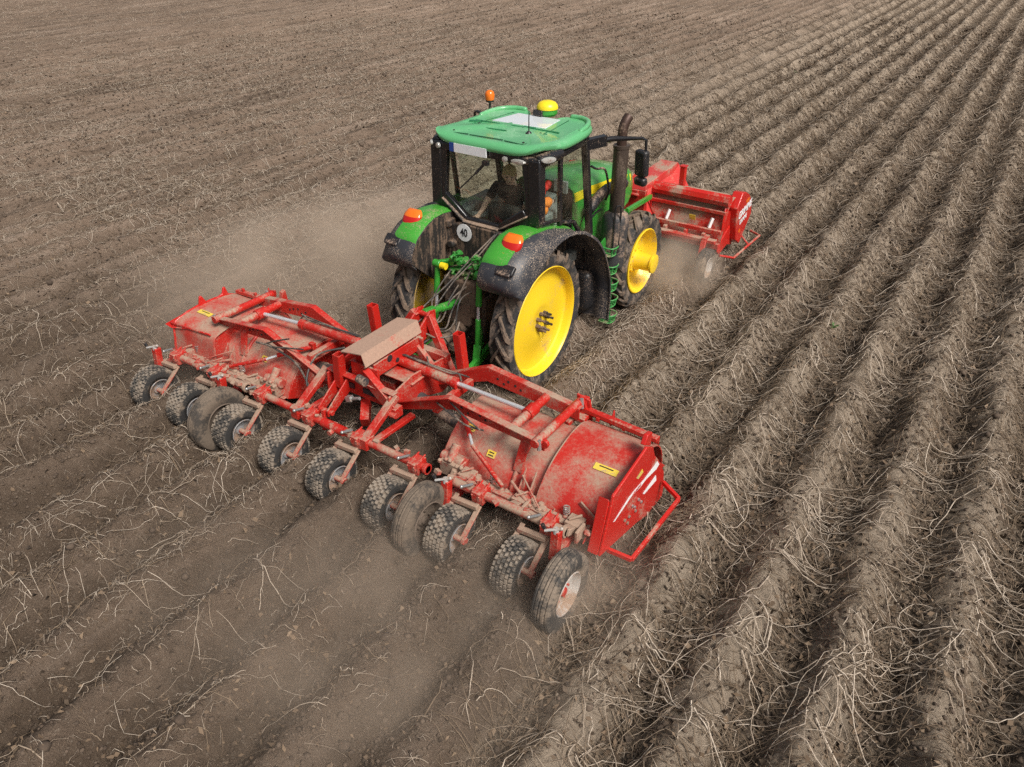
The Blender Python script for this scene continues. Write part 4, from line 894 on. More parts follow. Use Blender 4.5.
# things on the ledge behind the right side window
m = MB(); rr_ = random.Random(3)
m.mi = 0
for i in range(9): m.ball((.64 + rr_.uniform(-.04, .04), .38 + rr_.uniform(-.05, .05), 2.33 + rr_.uniform(-.06, .06)), rr_.uniform(.04, .065), 8, 6)
m.mi = 1
for i in range(7): m.ball((.61 + rr_.uniform(-.03, .04), .36 + rr_.uniform(-.05, .09), 2.53 + rr_.uniform(-.05, .05)), rr_.uniform(.035, .055), 8, 6)
m.mi = 0; bu = m.build('cloth_bundle', [M['orange_cloth'], M['red_cloth']], None, (.62, .4, 2.3))
tag(bu, 'orange and red bundle behind the small right side window of the cab', 'bundle')
m = MB(); m.lathe([(2.0, .045), (2.02, .05), (2.15, .05), (2.18, .025), (2.21, .022), (2.22, 0)], (.66, .60, 0), 16, 'z'); bo = m.build('plastic_bottle', M['bottle'], None, (.66, .6, 2.0)); tag(bo, 'pale plastic bottle standing beside the right door glass', 'bottle')
m = MB(); m.box((.60, .46, 2.16), (.22, .46, .12)); m.box((.60, .46, 1.7), (.16, .4, .6)); m.build('side_console', M['interior'], cab, (.6, .46, 1.9), bevel=.02)
m = MB(); m.box((.60, .40, 2.45), (.20, .06, .34), (0, 0, 0)); m.build('speaker_panel', M['black'], cab, (.6, .4, 2.4), bevel=.04) if False else None
# ------------------------------------------------------------------ rear haulm topper
H = thing('haulm_topper', (0, -2.6, 0), 'wide red haulm topper with two folding wings and small tyres, hitched behind the tractor', 'farm machine')
def turf_tyre(name, r, w, parent, org, mat):
    m = MB(); h = w / 2; rin = r * .52
    m.lathe([(-h * .72, rin), (-h * .98, rin + (r - rin) * .35), (-h, r * .80), (-h * .90, r * .94), (-h * .62, r * .985), (0, r), (h * .62, r * .985), (h * .90, r * .94), (h, r * .80), (h * .98, rin + (r - rin) * .35), (h * .72, rin)], n=48)
    nr = 30; m.mi = 1
    for j, x in enumerate((-.80, -.48, -.16, .16, .48, .80)):
        rr0 = r * (1 - .035 * (abs(x) / .8) ** 3)
        for i in range(nr):
            a = 2 * math.pi * (i + (.5 if j % 2 else 0)) / nr; wa = .36 * 2 * math.pi / nr; q = []
            for k, (rr, sc_) in enumerate(((rr0 - .012, 1.0), (rr0 + .013, .86))):
                for dx, da in ((-1, -1), (1, -1), (1, 1), (-1, 1)):
                    b = a + da * wa * sc_; q.append((x * h + dx * h * .125 * sc_, rr * math.cos(b), rr * math.sin(b)))
            m.hexa(q)
    return m.build(name, mat, parent, org, angle=30, local=True)
WZ = .275
proto_w = None
def turf_wheel(X, Y=-3.20, Z=WZ, arm=True):
    """small block-tread wheel with its trailing arm and clamp"""
    global proto_w
    if proto_w is None:
        m = MB(); c = (X, Y, Z)
        m.lathe([(.10, .145), (.118, .155), (.122, .148), (.10, .135), (.05, .125), (.03, .10), (.035, .06), (.06, .05), (.065, 0)], c, 36)
        m.lathe([(-.10, .145), (-.118, .155), (-.122, .148), (-.10, .135), (-.05, .12), (-.03, .08), (-.03, 0)], c, 36)
        w = m.build('wheel', M['rim_grey'], H, c); turf_tyre('tyre', .275, .25, w, c, [M['turf_tyre'], M['turf_block']])
        proto_w = w
    else:
        w = dup(proto_w, H, (X, Y, Z))
        w.rotation_euler = (rnd.uniform(0, 6), 0, 0)
    return w
BY, BZ = -2.86, .62       # small-wheel tool bar
TW = [-2.93, -2.20, -1.36, -.56, .18, .975, 1.785, 2.565]
proto_arm = None
for X in TW:
    turf_wheel(X)
    xa = X + .17
    if proto_arm is None:
        m = MB(); m.bar((xa, BY - .06, BZ - .10), (xa - .02, -3.20, WZ + .0), .022, .055, (1, 0, 0)); m.tube([(xa - .11, -3.20, WZ), (xa + .015, -3.20, WZ)], .030, 12); m.tube([(xa - .01, -3.20, WZ), (xa + .03, -3.2, WZ)], .045, 6)
        m.bar((xa + .01, BY - .10, BZ - .09), (xa - .30, BY - .10, BZ - .12), .06, .05); m.bar((xa - .29, BY - .03, BZ - .10), (xa - .31, -3.10, WZ + .12), .02, .05, (1, 0, 0))
        arm = m.build('wheel_arm', M['red_caked'], H, (xa, BY, BZ), bevel=.006)
        k = MB(); k.box((xa - .02, BY, BZ), (.13, .15, .15)); k.box((xa - .02, BY - .085, BZ + .03), (.10, .03, .09)); k.tube([(xa - .06, BY - .11, BZ + .04), (xa - .06, BY + .09, BZ + .09)], .012, 6); k.tube([(xa + .02, BY - .11, BZ + .04), (xa + .02, BY + .09, BZ + .09)], .012, 6)
        k.build('clamp', M['red_dusty'], arm, (xa, BY, BZ), bevel=.008)
        k = MB(); k.tube([(xa - .10, BY - .02, BZ + .10), (xa - .20, BY - .08, BZ + .06)], .014, 8); k.ball((xa - .2, BY - .08, BZ + .06), .02, 8, 6); k.build('adjuster', M['steel'], arm, (xa, BY, BZ))
        proto_arm = arm
    else: dup(proto_arm, H, (xa, BY, BZ))
def toolbar(x0, x1, mat):
    m = MB(); m.tube([(x0, BY, BZ), (x1, BY, BZ)], .045, 10); 
    for x in (x0 + .02, x1 - .02): m.tube([(x - .02, BY, BZ), (x + .02, BY, BZ)], .062, 12)
    return m.build('wheel_bar', mat, H, ((x0 + x1) / 2, BY, BZ), bevel=.003)
toolbar(-1.18, 1.27, M['red_dusty']); toolbar(1.56, 2.90, M['red_caked']); toolbar(-2.90, -1.48, M['red_caked'])
# arms that carry the middle bar, and its turnbuckle
for s, x in ((-1, -.62), (1, .42)):
    m = MB(); m.bar((x, BY - .01, BZ + .03), (x + .06, -2.40, .98), .07, .09, (1, 0, 0)); m.box((x, BY, BZ), (.12, .14, .14)); m.bar((x + .02, BY + .05, BZ - .05), (x + .1, -2.2, .62), .05, .08, (1, 0, 0))
    m.build('bar_carrier', M['red_dusty'], H, (x, BY, .8), bevel=.008)
m = MB(); m.tube([(-.20, BY - .02, BZ + .02), (.12, BY - .02, BZ + .02)], .056, 10); m.tube([(-.02, BY - .12, BZ + .0), (-.02, BY, BZ)], .03, 8); m.build('turnbuckle', M['red'], H, (-.05, BY, BZ))
# gauge wheels (smooth ribbed tyres) with jack posts
proto_g = None
def gauge(X, Y, px, jack=True):
    global proto_g
    rim = M['rim_light'] if X > 2 else M['rim_mud']
    if X < 2 and X > 0: proto_g = None
    c = (X, Y, .385)
    if proto_g is None:
        m = MB(); m.lathe([(.07, .20), (.085, .215), (.092, .205), (.07, .19), (.02, .175), (.0, .13), (.005, .08), (.03, .06), (.035, 0)], c, 40); m.lathe([(-.07, .20), (-.085, .215), (-.09, .2), (-.05, .18), (-.02, .1), (-.02, 0)], c, 40)
        w = m.build('gauge_wheel', rim, H, c)
        k = MB(); h = .105; r = .385
        k.lathe([(-h * .75, .20), (-h, .27), (-h * .98, .33), (-h * .80, .368), (-h * .62, .378), (-h * .55, .370), (-h * .45, .382), (-h * .22, .385), (-h * .15, .376), (0, .386), (h * .15, .376), (h * .22, .385), (h * .45, .382), (h * .55, .370), (h * .62, .378), (h * .80, .368), (h * .98, .33), (h, .27), (h * .75, .20)], c, 56)
        k.build('tyre', M['rib_tyre'] if X > 2 else M['rib_mud'], w, c, angle=25)
        k = MB(); k.lathe([(.02, .05), (.05, .042), (.055, 0)], c, 16)
        for i in range(5): k.tube([(X + .0, Y + .095 * math.cos(i * 1.257), .385 + .095 * math.sin(i * 1.257)), (X + .035, Y + .095 * math.cos(i * 1.257), .385 + .095 * math.sin(i * 1.257))], .012, 6)
        k.build('hub', M['red_dusty'] if X > 2 else M['rim_mud'], w, c); proto_g = w
    else: w = dup(proto_g, H, c); w.rotation_euler = (rnd.uniform(0, 6), 0, 0)
    return w
proto_j = None
for X, Y, jx in ((3.10, -3.30, 2.86), (1.50, -3.27, 1.60), (-1.56, -3.27, -1.80), (None, None, -3.06)):
    if X is not None: gauge(X, Y, jx)
    p = (jx, -2.99, .62)
    if proto_j is None:
        m = MB(); m.box((jx, -2.99, .55), (.085, .085, .34), (R(-6), 0, 0)); m.bar((jx, -3.0, .42), (jx + .16, -3.28, .385), .06, .07, (1, 0, 0)); m.bar((jx, -3.0, .40), (jx, -2.55, .50), .07, .10, (1, 0, 0))
        j = m.build('jack_post', M['red_dusty'], H, p, bevel=.008)
        k = MB(); k.tube([(jx - .09, -3.04, .72), (jx + .05, -2.98, .765)], .014, 10); k.ball((jx + .05, -2.98, .765), .018, 8, 6); k.tube([(jx, -2.99, .70), (jx, -2.99, .75)], .03, 10); k.build('crank', M['rim_light'], j, p)
        k = MB(); k.tube([(jx - .10, -3.03, .735), (jx - .12, -3.035, .78)], .02, 8); k.build('crank_grip', M['black'], j, p); proto_j = j
    else: dup(proto_j, H, p)
# --- wings
OUT = [(-1.30, .30), (-1.34, .62), (-1.48, .84), (-1.70, .945), (-1.90, .955), (-2.09, .92), (-2.26, .86), (-2.40, .77), (-2.52, .65), (-2.60, .52), (-2.64, .43)]
INN = [(-1.42, .30), (-1.46, .58), (-1.58, .78), (-1.76, .875), (-1.92, .885), (-2.06, .855), (-2.20, .80), (-2.33, .71), (-2.44, .60), (-2.51, .48), (-2.55, .40)]
OUT_L = [(-1.30, .30), (-1.34, .60), (-1.48, .80), (-1.70, .90), (-1.93, .925), (-2.15, .93), (-2.36, .91), (-2.52, .875), (-2.575, .82), (-2.60, .66), (-2.64, .46)]
def along(prof, t):
    d = [0]
    for a, b in zip(prof, prof[1:]): d.append(d[-1] + math.dist(a, b))
    s = t * d[-1]; y = float(np.interp(s, d, [p[0] for p in prof])); z = float(np.interp(s, d, [p[1] for p in prof]))
    y2 = float(np.interp(s + .01, d, [p[0] for p in prof])); z2 = float(np.interp(s + .01, d, [p[1] for p in prof])); y1 = float(np.interp(s - .01, d, [p[0] for p in prof])); z1 = float(np.interp(s - .01, d, [p[1] for p in prof]))
    t_ = Vector((0, y2 - y1, z2 - z1)).normalized(); return Vector((0, y, z)), Vector((0, t_.z, -t_.y)), t_
PLATE = [(-2.785, .42), (-2.743, .538), (-2.601, 1.022), (-1.953, 1.125), (-1.926, 1.143), (-1.759, 1.035), (-1.69, .89), (-1.555, .736), (-1.354, .453), (-1.289, .213), (-1.303, .066), (-1.498, .069), (-1.661, .067), (-1.96, .19), (-2.562, .363)]
def wing(s):
    X = lambda x: s * x
    def sheet(prof, x0, x1, th, nseg=8, wob=.0):
        rows = []
        sm = [p for p in smooth([(0, *q) for q in prof], 3)]
        for i in range(nseg + 1):
            x = x0 + (x1 - x0) * i / nseg; rows.append([(X(x), p.y, p.z) for p in sm])
        return rows if s < 0 else rows[::-1]
    OUTX = OUT if s > 0 else OUT_L; hm = M['red_hood'] if s > 0 else M['red_hood_dusty']
    m = MB(); m.grid(sheet(INN, 1.18, 2.46, .012), .012)
    hood = m.build('hood', M['red_hood_dusty'], H, (X(1.8), -2, .8), angle=50)
    m = MB(); m.grid(sheet(OUTX, 2.40, 3.17, .012), .014); m.build('hood_extension', hm, hood, (X(2.8), -2, .8), angle=50)
    # rolled rim of the extension, middle strap, inner side plate, rear lip
    m = MB(); m.tube([(X(2.40), y, z + .004) for _, y, z in smooth([(0, *q) for q in OUTX[2:]], 3)], .013, 6); m.build('hood_rim', M['red_caked'], hood, (X(2.4), -2, .9))
    m = MB(); m.tube([(X(2.06), y - .008, z + .012) for _, y, z in smooth([(0, *q) for q in INN[5:]], 3)], .026, 8); m.bar((X(2.1), -2.30, 1.02), (X(2.07), -2.42, .66), .03, .10, (1, 0, 0)); m.build('hood_strap', M['red_dusty'], hood, (X(2.06), -2.3, .7), bevel=.004)
    m = MB(); a = [(y, z) for y, z in INN] + [(-2.40, .33), (-1.6, .22)]
    m.prism(a, 'x', X(1.165), X(1.185)); m.build('side_plate', M['red_dusty'], hood, (X(1.18), -2, .6), bevel=.003)
    m = MB(); m.bar((X(1.2), -2.575, .41), (X(2.42), -2.575, .41), .05, .016); m.bar((X(2.42), -2.665, .44), (X(3.16), -2.665, .44), .05, .016)
    for x, y, z in ((1.35, -2.50, .50), (2.30, -2.47, .55), (2.62, -2.60, .58), (3.02, -2.60, .58)): m.prism([(y, z), (y - .16, z - .13), (y - .02, z - .14)], 'x', X(x) - .006, X(x) + .006)
    m.bar((X(2.85), -2.52, .70), (X(3.12), -2.60, .60), .02, .05); m.build('rear_lip', M['red_dusty'], hood, (X(2), -2.6, .45), bevel=.004)
    m = MB(); m.prism(list(OUTX) + [(-2.3, .32), (-1.8, .24)], 'x', X(2.412), X(2.424)); m.build('inner_wall', M['red_dusty'], hood, (X(2.42), -2, .6))
    # front-top angle bar and ears
    m = MB(); dz = 0 if s > 0 else -.07; m.bar((X(2.30), -1.50, .99 + dz), (X(3.18), -1.55, .975 + dz), .075, .05); m.bar((X(2.30), -1.46, .95 + dz), (X(3.18), -1.51, .94 + dz), .02, .10)
    m.prism([(-1.42, .90), (-1.56, .90), (-1.50, 1.10), (-1.44, 1.12)], 'x', X(2.28), X(2.34)); m.prism([(-1.40, .86), (-1.52, .90), (-1.44, 1.06)], 'x', X(2.62), X(2.64))
    for x in (2.5, 2.8, 3.05): m.box((X(x), -1.545, .955), (.04, .03, .05))
    m.build('front_bar', M['red'] if s > 0 else M['red_dusty'], hood, (X(2.7), -1.5, .97), bevel=.006)
    # end plate with its marks
    ep = MB()
    if s < 0:
        ep.prism([(y - .03, z + .015) if y < -2.4 else (y, z + .03) for y, z in OUT_L] + [(-2.3, .30), (-1.9, .16), (-1.35, .08)], 'x', X(3.17), X(3.20))
        ep.prism([(-2.05, .94), (-2.19, .93), (-2.15, 1.06), (-2.12, 1.07)], 'x', X(3.16), X(3.19)); ep.prism([(-1.70, .90), (-1.92, .94), (-1.80, .97), (-1.77, 1.05), (-1.74, 1.05)], 'x', X(3.16), X(3.19)); ep.add([(X(3.2), -2.40, .92), (X(3.26), -2.66, .86), (X(3.2), -2.62, .80), (X(2.9), -2.60, .87)], [(0, 1, 2, 3)]); ep.bar((X(3.24), -2.60, .86), (X(2.45), -2.57, .90), .02, .03)
    else: ep.prism(PLATE, 'x', X(3.19), X(3.22))
    if s > 0: ep.prism([(-1.76, 1.035), (-1.92, 1.143), (-1.86, 1.23), (-1.75, 1.20)], 'x', X(3.14), X(3.19)) ; ep.prism([(-1.36, .46), (-1.69, .88), (-1.42, .60), (-1.24, .44)], 'x', X(3.165), X(3.188)); ep.prism([(-2.79, .42), (-2.74, .54), (-2.62, .98), (-2.60, .9), (-2.66, .44)], 'x', X(3.08), X(3.19))
    end = ep.build('end_plate', M['red_clean'], H, (X(3.2), -2, .6), bevel=.008)
    if s > 0:
        xf = X(3.2225)
        m = MB(); m.prism([(-2.566, .684), (-2.533, .671), (-2.196, .722), (-1.991, .692), (-1.867, .700), (-1.607, .654), (-1.538, .673), (-1.609, .760), (-1.726, .749), (-1.933, .740), (-2.116, .758), (-2.267, .756)][::-1], 'x', xf, xf + .002)
        m.prism([(-1.901, .542), (-1.857, .503), (-1.562, .477), (-1.598, .569)], 'x', xf, xf + .002); m.build('white_stripe', M['white'], end, (xf, -2, .6))
        m = MB(); m.prism([(-2.124, .90), (-2.069, .849), (-1.96, .860), (-1.996, .923)], 'x', xf, xf + .002); m.build('sticker', M['sticker'], end, (xf, -2, .9))
        text_mesh('lettering', 'GRIMME', .048, M['red_clean'], end, (xf + .0022, -2.08, .722), (R(90), 0, R(90)), 1.15, .001)
        m = MB(); rr_ = random.Random(5)
        for y, z in ((-2.0, .54), (-2.08, .50), (-2.14, .56), (-2.2, .47), (-2.05, .43), (-2.22, .40), (-1.92, .45), (-2.3, .5)): m.tube([(xf - .002, y, z), (xf + .012, y, z)], .017, 8)
        m.build('bolt_heads', M['steel'], end, (xf, -2.1, .5))
    # guard loop outside the plate
    m = MB(); q = [(X(3.20), -2.60, .35), (X(3.45), -2.58, .34), (X(3.485), -1.55, .34), (X(3.25), -1.42, .36)]
    for a, b in zip(q, q[1:]): m.bar(a, b, .036, .05)
    m.build('guard_loop', M['red_clean'], H, (X(3.45), -2, .35), bevel=.006)
    # rotor and its square rear beam
    m = MB(); m.tube([(X(1.2), -1.95, .48), (X(3.17), -1.95, .48)], .10, 16)
    rr_ = random.Random(8)
    for i in range(38):
        x = 1.24 + i * .05; a = i * 2.2; m.bar((X(x), -1.95 + .09 * math.cos(a), .48 + .09 * math.sin(a)), (X(x), -1.95 + .30 * math.cos(a), .48 + .28 * math.sin(a)), .03, .03)
    m.build('flail_rotor', M['iron'], H, (X(2.2), -1.95, .48))
    m = MB(); m.bar((X(1.45), -2.66, .50), (X(3.02), -2.66, .50), .10, .10); 
    for x in (1.62, 2.28, 2.88): m.bar((X(x), -2.66, .52), (X(x), BY, BZ), .07, .09, (1, 0, 0)); m.box((X(x), -2.66, .53), (.16, .15, .15)); m.tube([(X(x) - .05, -2.70, .62), (X(x) + .05, -2.62, .66)], .014, 6); m.box((X(x) + .1, -2.75, .56), (.03, .16, .14))
    m.prism([(-2.44, .78), (-2.70, .44), (-2.50, .42)], 'x', X(2.18), X(2.20)); m.prism([(-2.44, .78), (-2.70, .44), (-2.50, .42)], 'x', X(2.30), X(2.32))
    m.tube([(X(2.10), -2.58, .66), (X(2.42), -2.72, .58)], .018, 6); m.tube([(X(2.18), -2.50, .72), (X(2.50), -2.70, .60)], .010, 6)
    bm_ = m.build('rear_beam', M['red_caked'], H, (X(2.2), -2.66, .5), bevel=.006)
    m = MB(); 
    for x in (1.9, 2.75):
        m.tube(smooth([(X(x) + .03 * math.cos(t * 6.28), -2.60 + .03 * math.sin(t * 6.28), .57 + .10 * t / 4) for t in np.linspace(0, 4, 40)], 1), .006, 5)
    m.build('spring', M['steel'], bm_, (X(2.2), -2.6, .6))
    # drive gearbox at the inner end
    m = MB(); m.box((X(1.38), -2.56, .52), (.26, .20, .18)); m.tube([(X(1.36), -2.62, .58), (X(1.36), -2.48, .74)], .05, 12); m.tube([(X(1.22), -2.56, .60), (X(1.5), -2.56, .60)], .06, 12)
    for i in range(5): m.box((X(1.26 + .07 * i), -2.66 + .02 * (i % 2), .60 + .03 * (i % 3)), (.04, .04, .05), (.3 * i, .2, .1 * i))
    m.build('wing_gearbox', M['red_caked'], H, (X(1.38), -2.56, .55), bevel=.012)
    # bent lifting beams with flanges
    def beam(pts, y, name, fl):
        m = MB(); hgt = .17; top = [(X(x), y, z) for x, z in pts]
        poly = [(X(x), z) for x, z in pts] + [(X(x), z - hgt * (.75 if i in (0, len(pts) - 1) else 1)) for i, (x, z) in reversed(list(enumerate(pts)))]
        m.prism(poly, 'y', y - .008, y + .008)
        for a, b in zip(top, top[1:]): m.bar((a[0], a[1] + fl * .035, a[2] + .004), (b[0], b[1] + fl * .035, b[2] + .004), .085, .014)
        o = m.build(name, M['red_dusty'], H, (X(1.3), y, 1.0), bevel=.003)
        for x, z in ((1.32, 1.10), (1.40, 1.06), (1.46, 1.11), (1.55, 1.09), (1.62, 1.06)):
            k = MB(); zz = z - (.05 if s < 0 else 0); xx = x + (.35 if s < 0 else 0); k.tube([(X(xx), y - .011, zz), (X(xx), y + .011, zz)], .016, 8); k.build('bolt_hole', M['ink'], o, (X(xx), y, zz))
    if s > 0:
        beam([(.46, .84), (1.18, 1.19), (2.34, 1.075)], -1.66, 'lift_beam', 1); beam([(.42, .86), (1.20, 1.20), (2.32, 1.09)], -2.32, 'lift_beam', -1)
    else:
        beam([(.55, .74), (1.55, 1.15), (2.60, 1.01)], -1.66, 'lift_beam', 1); beam([(.62, .76), (1.62, 1.14), (2.62, 1.02)], -2.32, 'lift_beam', -1)
    e = 2.27 if s > 0 else 2.50; zt = 1.09 if s > 0 else 1.03
    m = MB(); m.tube([(X(e), -2.44, zt + .01), (X(e), -1.46, zt - .01)], .048, 14); m.build('cross_tube', M['red'], H, (X(e), -2, zt), bevel=.004); m = MB(); m.tube([(X(e - .33), -2.32, zt), (X(e - .33), -1.66, zt)], .05, 14); m.tube([(X(e - .33), -2.05, zt), (X(e - .33), -1.90, zt)], .07, 14)
    m.build('cross_tube', M['red'], H, (X(e - .33), -2, zt), bevel=.004); m = MB(); m.bar((X(.95), -2.32, .93), (X(.95), -1.66, .93), .07, .09); m.build('cross_bar', M['red_dusty'], H, (X(.95), -2, .93), bevel=.004); m = MB(); m.tube([(X(e + .06), -2.36, zt - .02), (X(e + .06), -2.32, zt - .02)], .05, 10)
    m.build('pivot_boss', M['red'], H, (X(e), -2.34, zt), bevel=.004)
    m = MB(); m.prism([(e - .06, zt + .05), (e + .10, zt + .02), (e + .14, .86), (e - .02, .84)] if s > 0 else [(-(e - .06), zt + .05), (-(e + .10), zt + .02), (-(e + .14), .86), (-(e - .02), .84)], 'y', -1.50, -1.47); m.box((X(e + .04), -1.56, .93), (.16, .16, .05)); m.bar((X(e), -1.5, .93), (X(e - .05), -1.70, .88), .06, .05)
    m.bar((X(e + .02), -1.50, zt + .0), (X(e + .10), -1.50, .90), .05, .05); m.build('wing_bracket', M['red'], H, (X(e), -1.5, .95), bevel=.005)
    m = MB(); m.tube([(X(e + .03), -2.40, zt + .05), (X(e + .045), -2.41, zt - .06)], .022, 8); m.build('pin', M['steel'], H, (X(e), -2.4, zt)); m = MB(); m.tube([(X(e + .03), -1.55, zt + .05), (X(e + .045), -1.56, zt - .06)], .022, 8); m.build('pin', M['steel'], H, (X(e), -2, zt))
    # folding cylinder and rod
    c0, c1, c2 = ((.02, -1.90, 1.06), (.93, -1.90, 1.03), (1.92, -1.97, zt - .01)) if s > 0 else ((-.52, -1.92, 1.10), (-1.46, -1.92, 1.06), (-2.15, -1.97, zt))
    m = MB(); m.tube([c0, c1], .058, 18); d = (Vector(c1) - Vector(c0)).normalized(); m.tube([Vector(c1) - d * .05, Vector(c1) + d * .02], .066, 18); m.ball(c0, .06, 10, 8); cy = m.build('fold_cylinder', M['red_dusty'] if s < 0 else M['red'], H, c0)
    m = MB(); m.tube([c1, c2], .026, 14); m.build('cylinder_rod', M['chrome'], cy, c1)
    m = MB(); m.tube(smooth([Vector(c0) + Vector((0, .02, .07)), Vector(c0) + d * .4 + Vector((0, .01, .085)), Vector(c1) - d * .12 + Vector((0, .02, .08)), Vector(c1) + Vector((0, .04, .10)), Vector(c1) + Vector((s * .05, .02, .03))], 5), .010, 6)
    m.tube(smooth([Vector(c0) + Vector((0, .05, .06)), Vector(c0) + d * .5 + Vector((0, .04, .075)), Vector(c1) + Vector((s * .1, .1, .06))], 5), .009, 6); m.build('cylinder_hose', M['hose'], cy, c0)
    m = MB(); m.tube([(X(1.12), -2.10, .93), (X(1.45), -2.38, .84)], .028, 10); m.tube([(X(1.55), -2.47, .80), (X(2.05), -2.66, .62)], .024, 10); m.box((X(1.12), -2.10, .95), (.07, .06, .07)); st_ = m.build('stay_rod', M['red'], H, (X(1.5), -2.4, .8))
    m = MB(); m.tube([(X(1.44), -2.37, .845), (X(1.56), -2.48, .795)], .016, 8); m.build('stay_thread', M['chrome'], st_, (X(1.5), -2.4, .8))
    m = MB(); m.tube(smooth([(X(1.0), -2.34, 1.05), (X(1.25), -2.40, 1.02), (X(1.45), -2.42, .98), (X(1.62), -2.36, .95)], 5), .010, 6); m.tube(smooth([(X(1.2), -2.36, 1.14), (X(1.42), -2.40, 1.06), (X(1.60), -2.40, .97)], 5), .010, 6); m.build('wing_hose', M['hose'], H, (X(1.3), -2.4, 1))
    # drive shaft guard under the frame
    m = MB(); m.tube([(X(.36), -2.0, .74), (X(1.18), -2.02, .56)], .075, 16); m.tube([(X(1.05), -2.02, .58), (X(1.2), -2.02, .55)], .10, 16); m.build('drive_shaft', M['grey'], H, (X(.8), -2, .65))
    # stickers lying on the hood
    for nm, prof, x, t, w, h_ in (('a', OUTX, 2.93, .66, .25, .075), ('b', INN, 1.72, .80, .10, .075), ('c', INN, 1.36, .70, .12, .07)):
        p, nn, tt = along(prof, t); mm = MB(); o = p + nn * .026
        mm.bar((X(x) - w / 2, o.y, o.z), (X(x) + w / 2, o.y, o.z), h_, .004, tuple(nn)); sk = mm.build('sticker', M['sticker'], hood, (X(x), o.y, o.z))
        k = MB(); 
        for i in range(2 if w < .2 else 1): k.bar((X(x) - w * .3, o.y + nn.y * .003 + tt.y * (i - .5) * .03, o.z + nn.z * .003 + tt.z * (i - .5) * .03), (X(x) + w * .3, o.y + nn.y * .003 + tt.y * (i - .5) * .03, o.z + nn.z * .003 + tt.z * (i - .5) * .03), .012, .003, tuple(nn))
        k.build('sticker_print', M['ink'], sk, (X(x), o.y, o.z))
wing(1); wing(-1)
rr_ = random.Random(21)
m = MB()
for i in range(46):
    x = rr_.uniform(-2.9, 2.85); y = BY + rr_.uniform(-.06, .08); z = BZ + rr_.uniform(.01, .06)
    m.box((x, y, z), (rr_.uniform(.03, .07), rr_.uniform(.03, .06), rr_.uniform(.02, .05)), (rr_.uniform(-.4, .4), 0, rr_.uniform(-.6, .6)))
for s in (-1, 1):
    for i in range(60):
        x = s * rr_.uniform(1.25, 3.05); y = rr_.uniform(-2.72, -2.58); r_ = rr_.uniform(.012, .035); m.ball((x, y, .55 + rr_.uniform(-.02, .02)), (r_ * 1.4, r_ * 1.2, r_ * .7), 6, 4)
o = m.build('packed_soil', M['red_caked'], H, (0, BY, BZ)); o['kind'] = 'stuff'
# --- centre frame
m = MB()
for x in (-.46, .46): m.prism([(-2.52, .74), (-2.50, 1.0), (-2.1, 1.08), (-1.5, 1.02), (-1.40, .62), (-1.60, .58), (-2.0, .72)], 'x', x - .012, x + .012)
m.prism([(-.48, .78), (.48, .78), (.48, 1.02), (-.48, 1.02)], 'y', -2.42, -2.39); m.bar((-.5, -2.43, 1.02), (.5, -2.43, 1.02), .09, .014); m.bar((-.62, -1.42, .72), (.74, -1.42, .72), .11, .12); m.bar((-.5, -2.0, .98), (.5, -2.0, .98), .30, .02)
m.bar((-.5, -1.5, 1.0), (.5, -1.5, 1.0), .10, .10); m.box((0, -1.9, .72), (.34, .4, .26))
cf = m.build('centre_frame', M['red_dusty'], H, (0, -2, .9), bevel=.006)
m = MB(); m.bar((.02, -2.434, .90), (.24, -2.434, .90), .012, .065); m.bar((-.32, -2.434, .90), (-.12, -2.434, .90), .012, .065); m.build('frame_slots', M['ink'], cf, (0, -2.43, .9))
m = MB(); m.bar((.06, -2.44, 1.10), (.50, -2.50, .84), .016, .15, (0, 0, 1)); m.bar((.06, -2.40, 1.17), (.50, -2.46, .91), .09, .014); m.box((.50, -2.46, .82), (.12, .12, .12)); m.tube([(.42, -2.54, .82), (.58, -2.54, .82)], .03, 8); m.build('pivot_arm', M['red_dusty'], cf, (.3, -2.45, 1), bevel=.004)
m = MB(); m.tube([(.04, -2.50, 1.10), (.16, -2.52, 1.10)], .05, 14); m.tube([(.16, -2.52, 1.10), (.165, -2.52, 1.10)], .022, 10); m.build('roller', M['grey'], cf, (.1, -2.5, 1.1))
# cover box, a folded plate
m = MB()
q = lambda y: [(-.24, y, 1.33), (.07, y, 1.385), (.12, y, 1.235), (.10, y, 1.22)]
m.grid([q(-2.45), q(-1.50)], .012)
cv = m.build('cover_plate', M['tan_cover'], H, (0, -2, 1.3), bevel=.003, angle=20)
m = MB(); m.box((-.05, -1.95, 1.20), (.26, .7, .14)); m.box((0, -2.35, 1.08), (.40, .03, .20)); m.box((0, -1.58, 1.1), (.40, .03, .24)); m.box((.14, -1.95, 1.14), (.02, .80, .17)); cvb = m.build('cover_support', M['red'], cv, (0, -2, 1.1), bevel=.004)
m = MB(); m.tube([(.148, -2.10, 1.19), (.154, -2.10, 1.19)], .042, 16); m.build('cover_hole', M['ink'], cvb, (.15, -2.1, 1.2)); m = MB(); m.tube([(.148, -1.98, 1.11), (.154, -1.98, 1.11)], .03, 16); m.build('cover_hole', M['ink'], cvb, (.15, -2.1, 1.2))
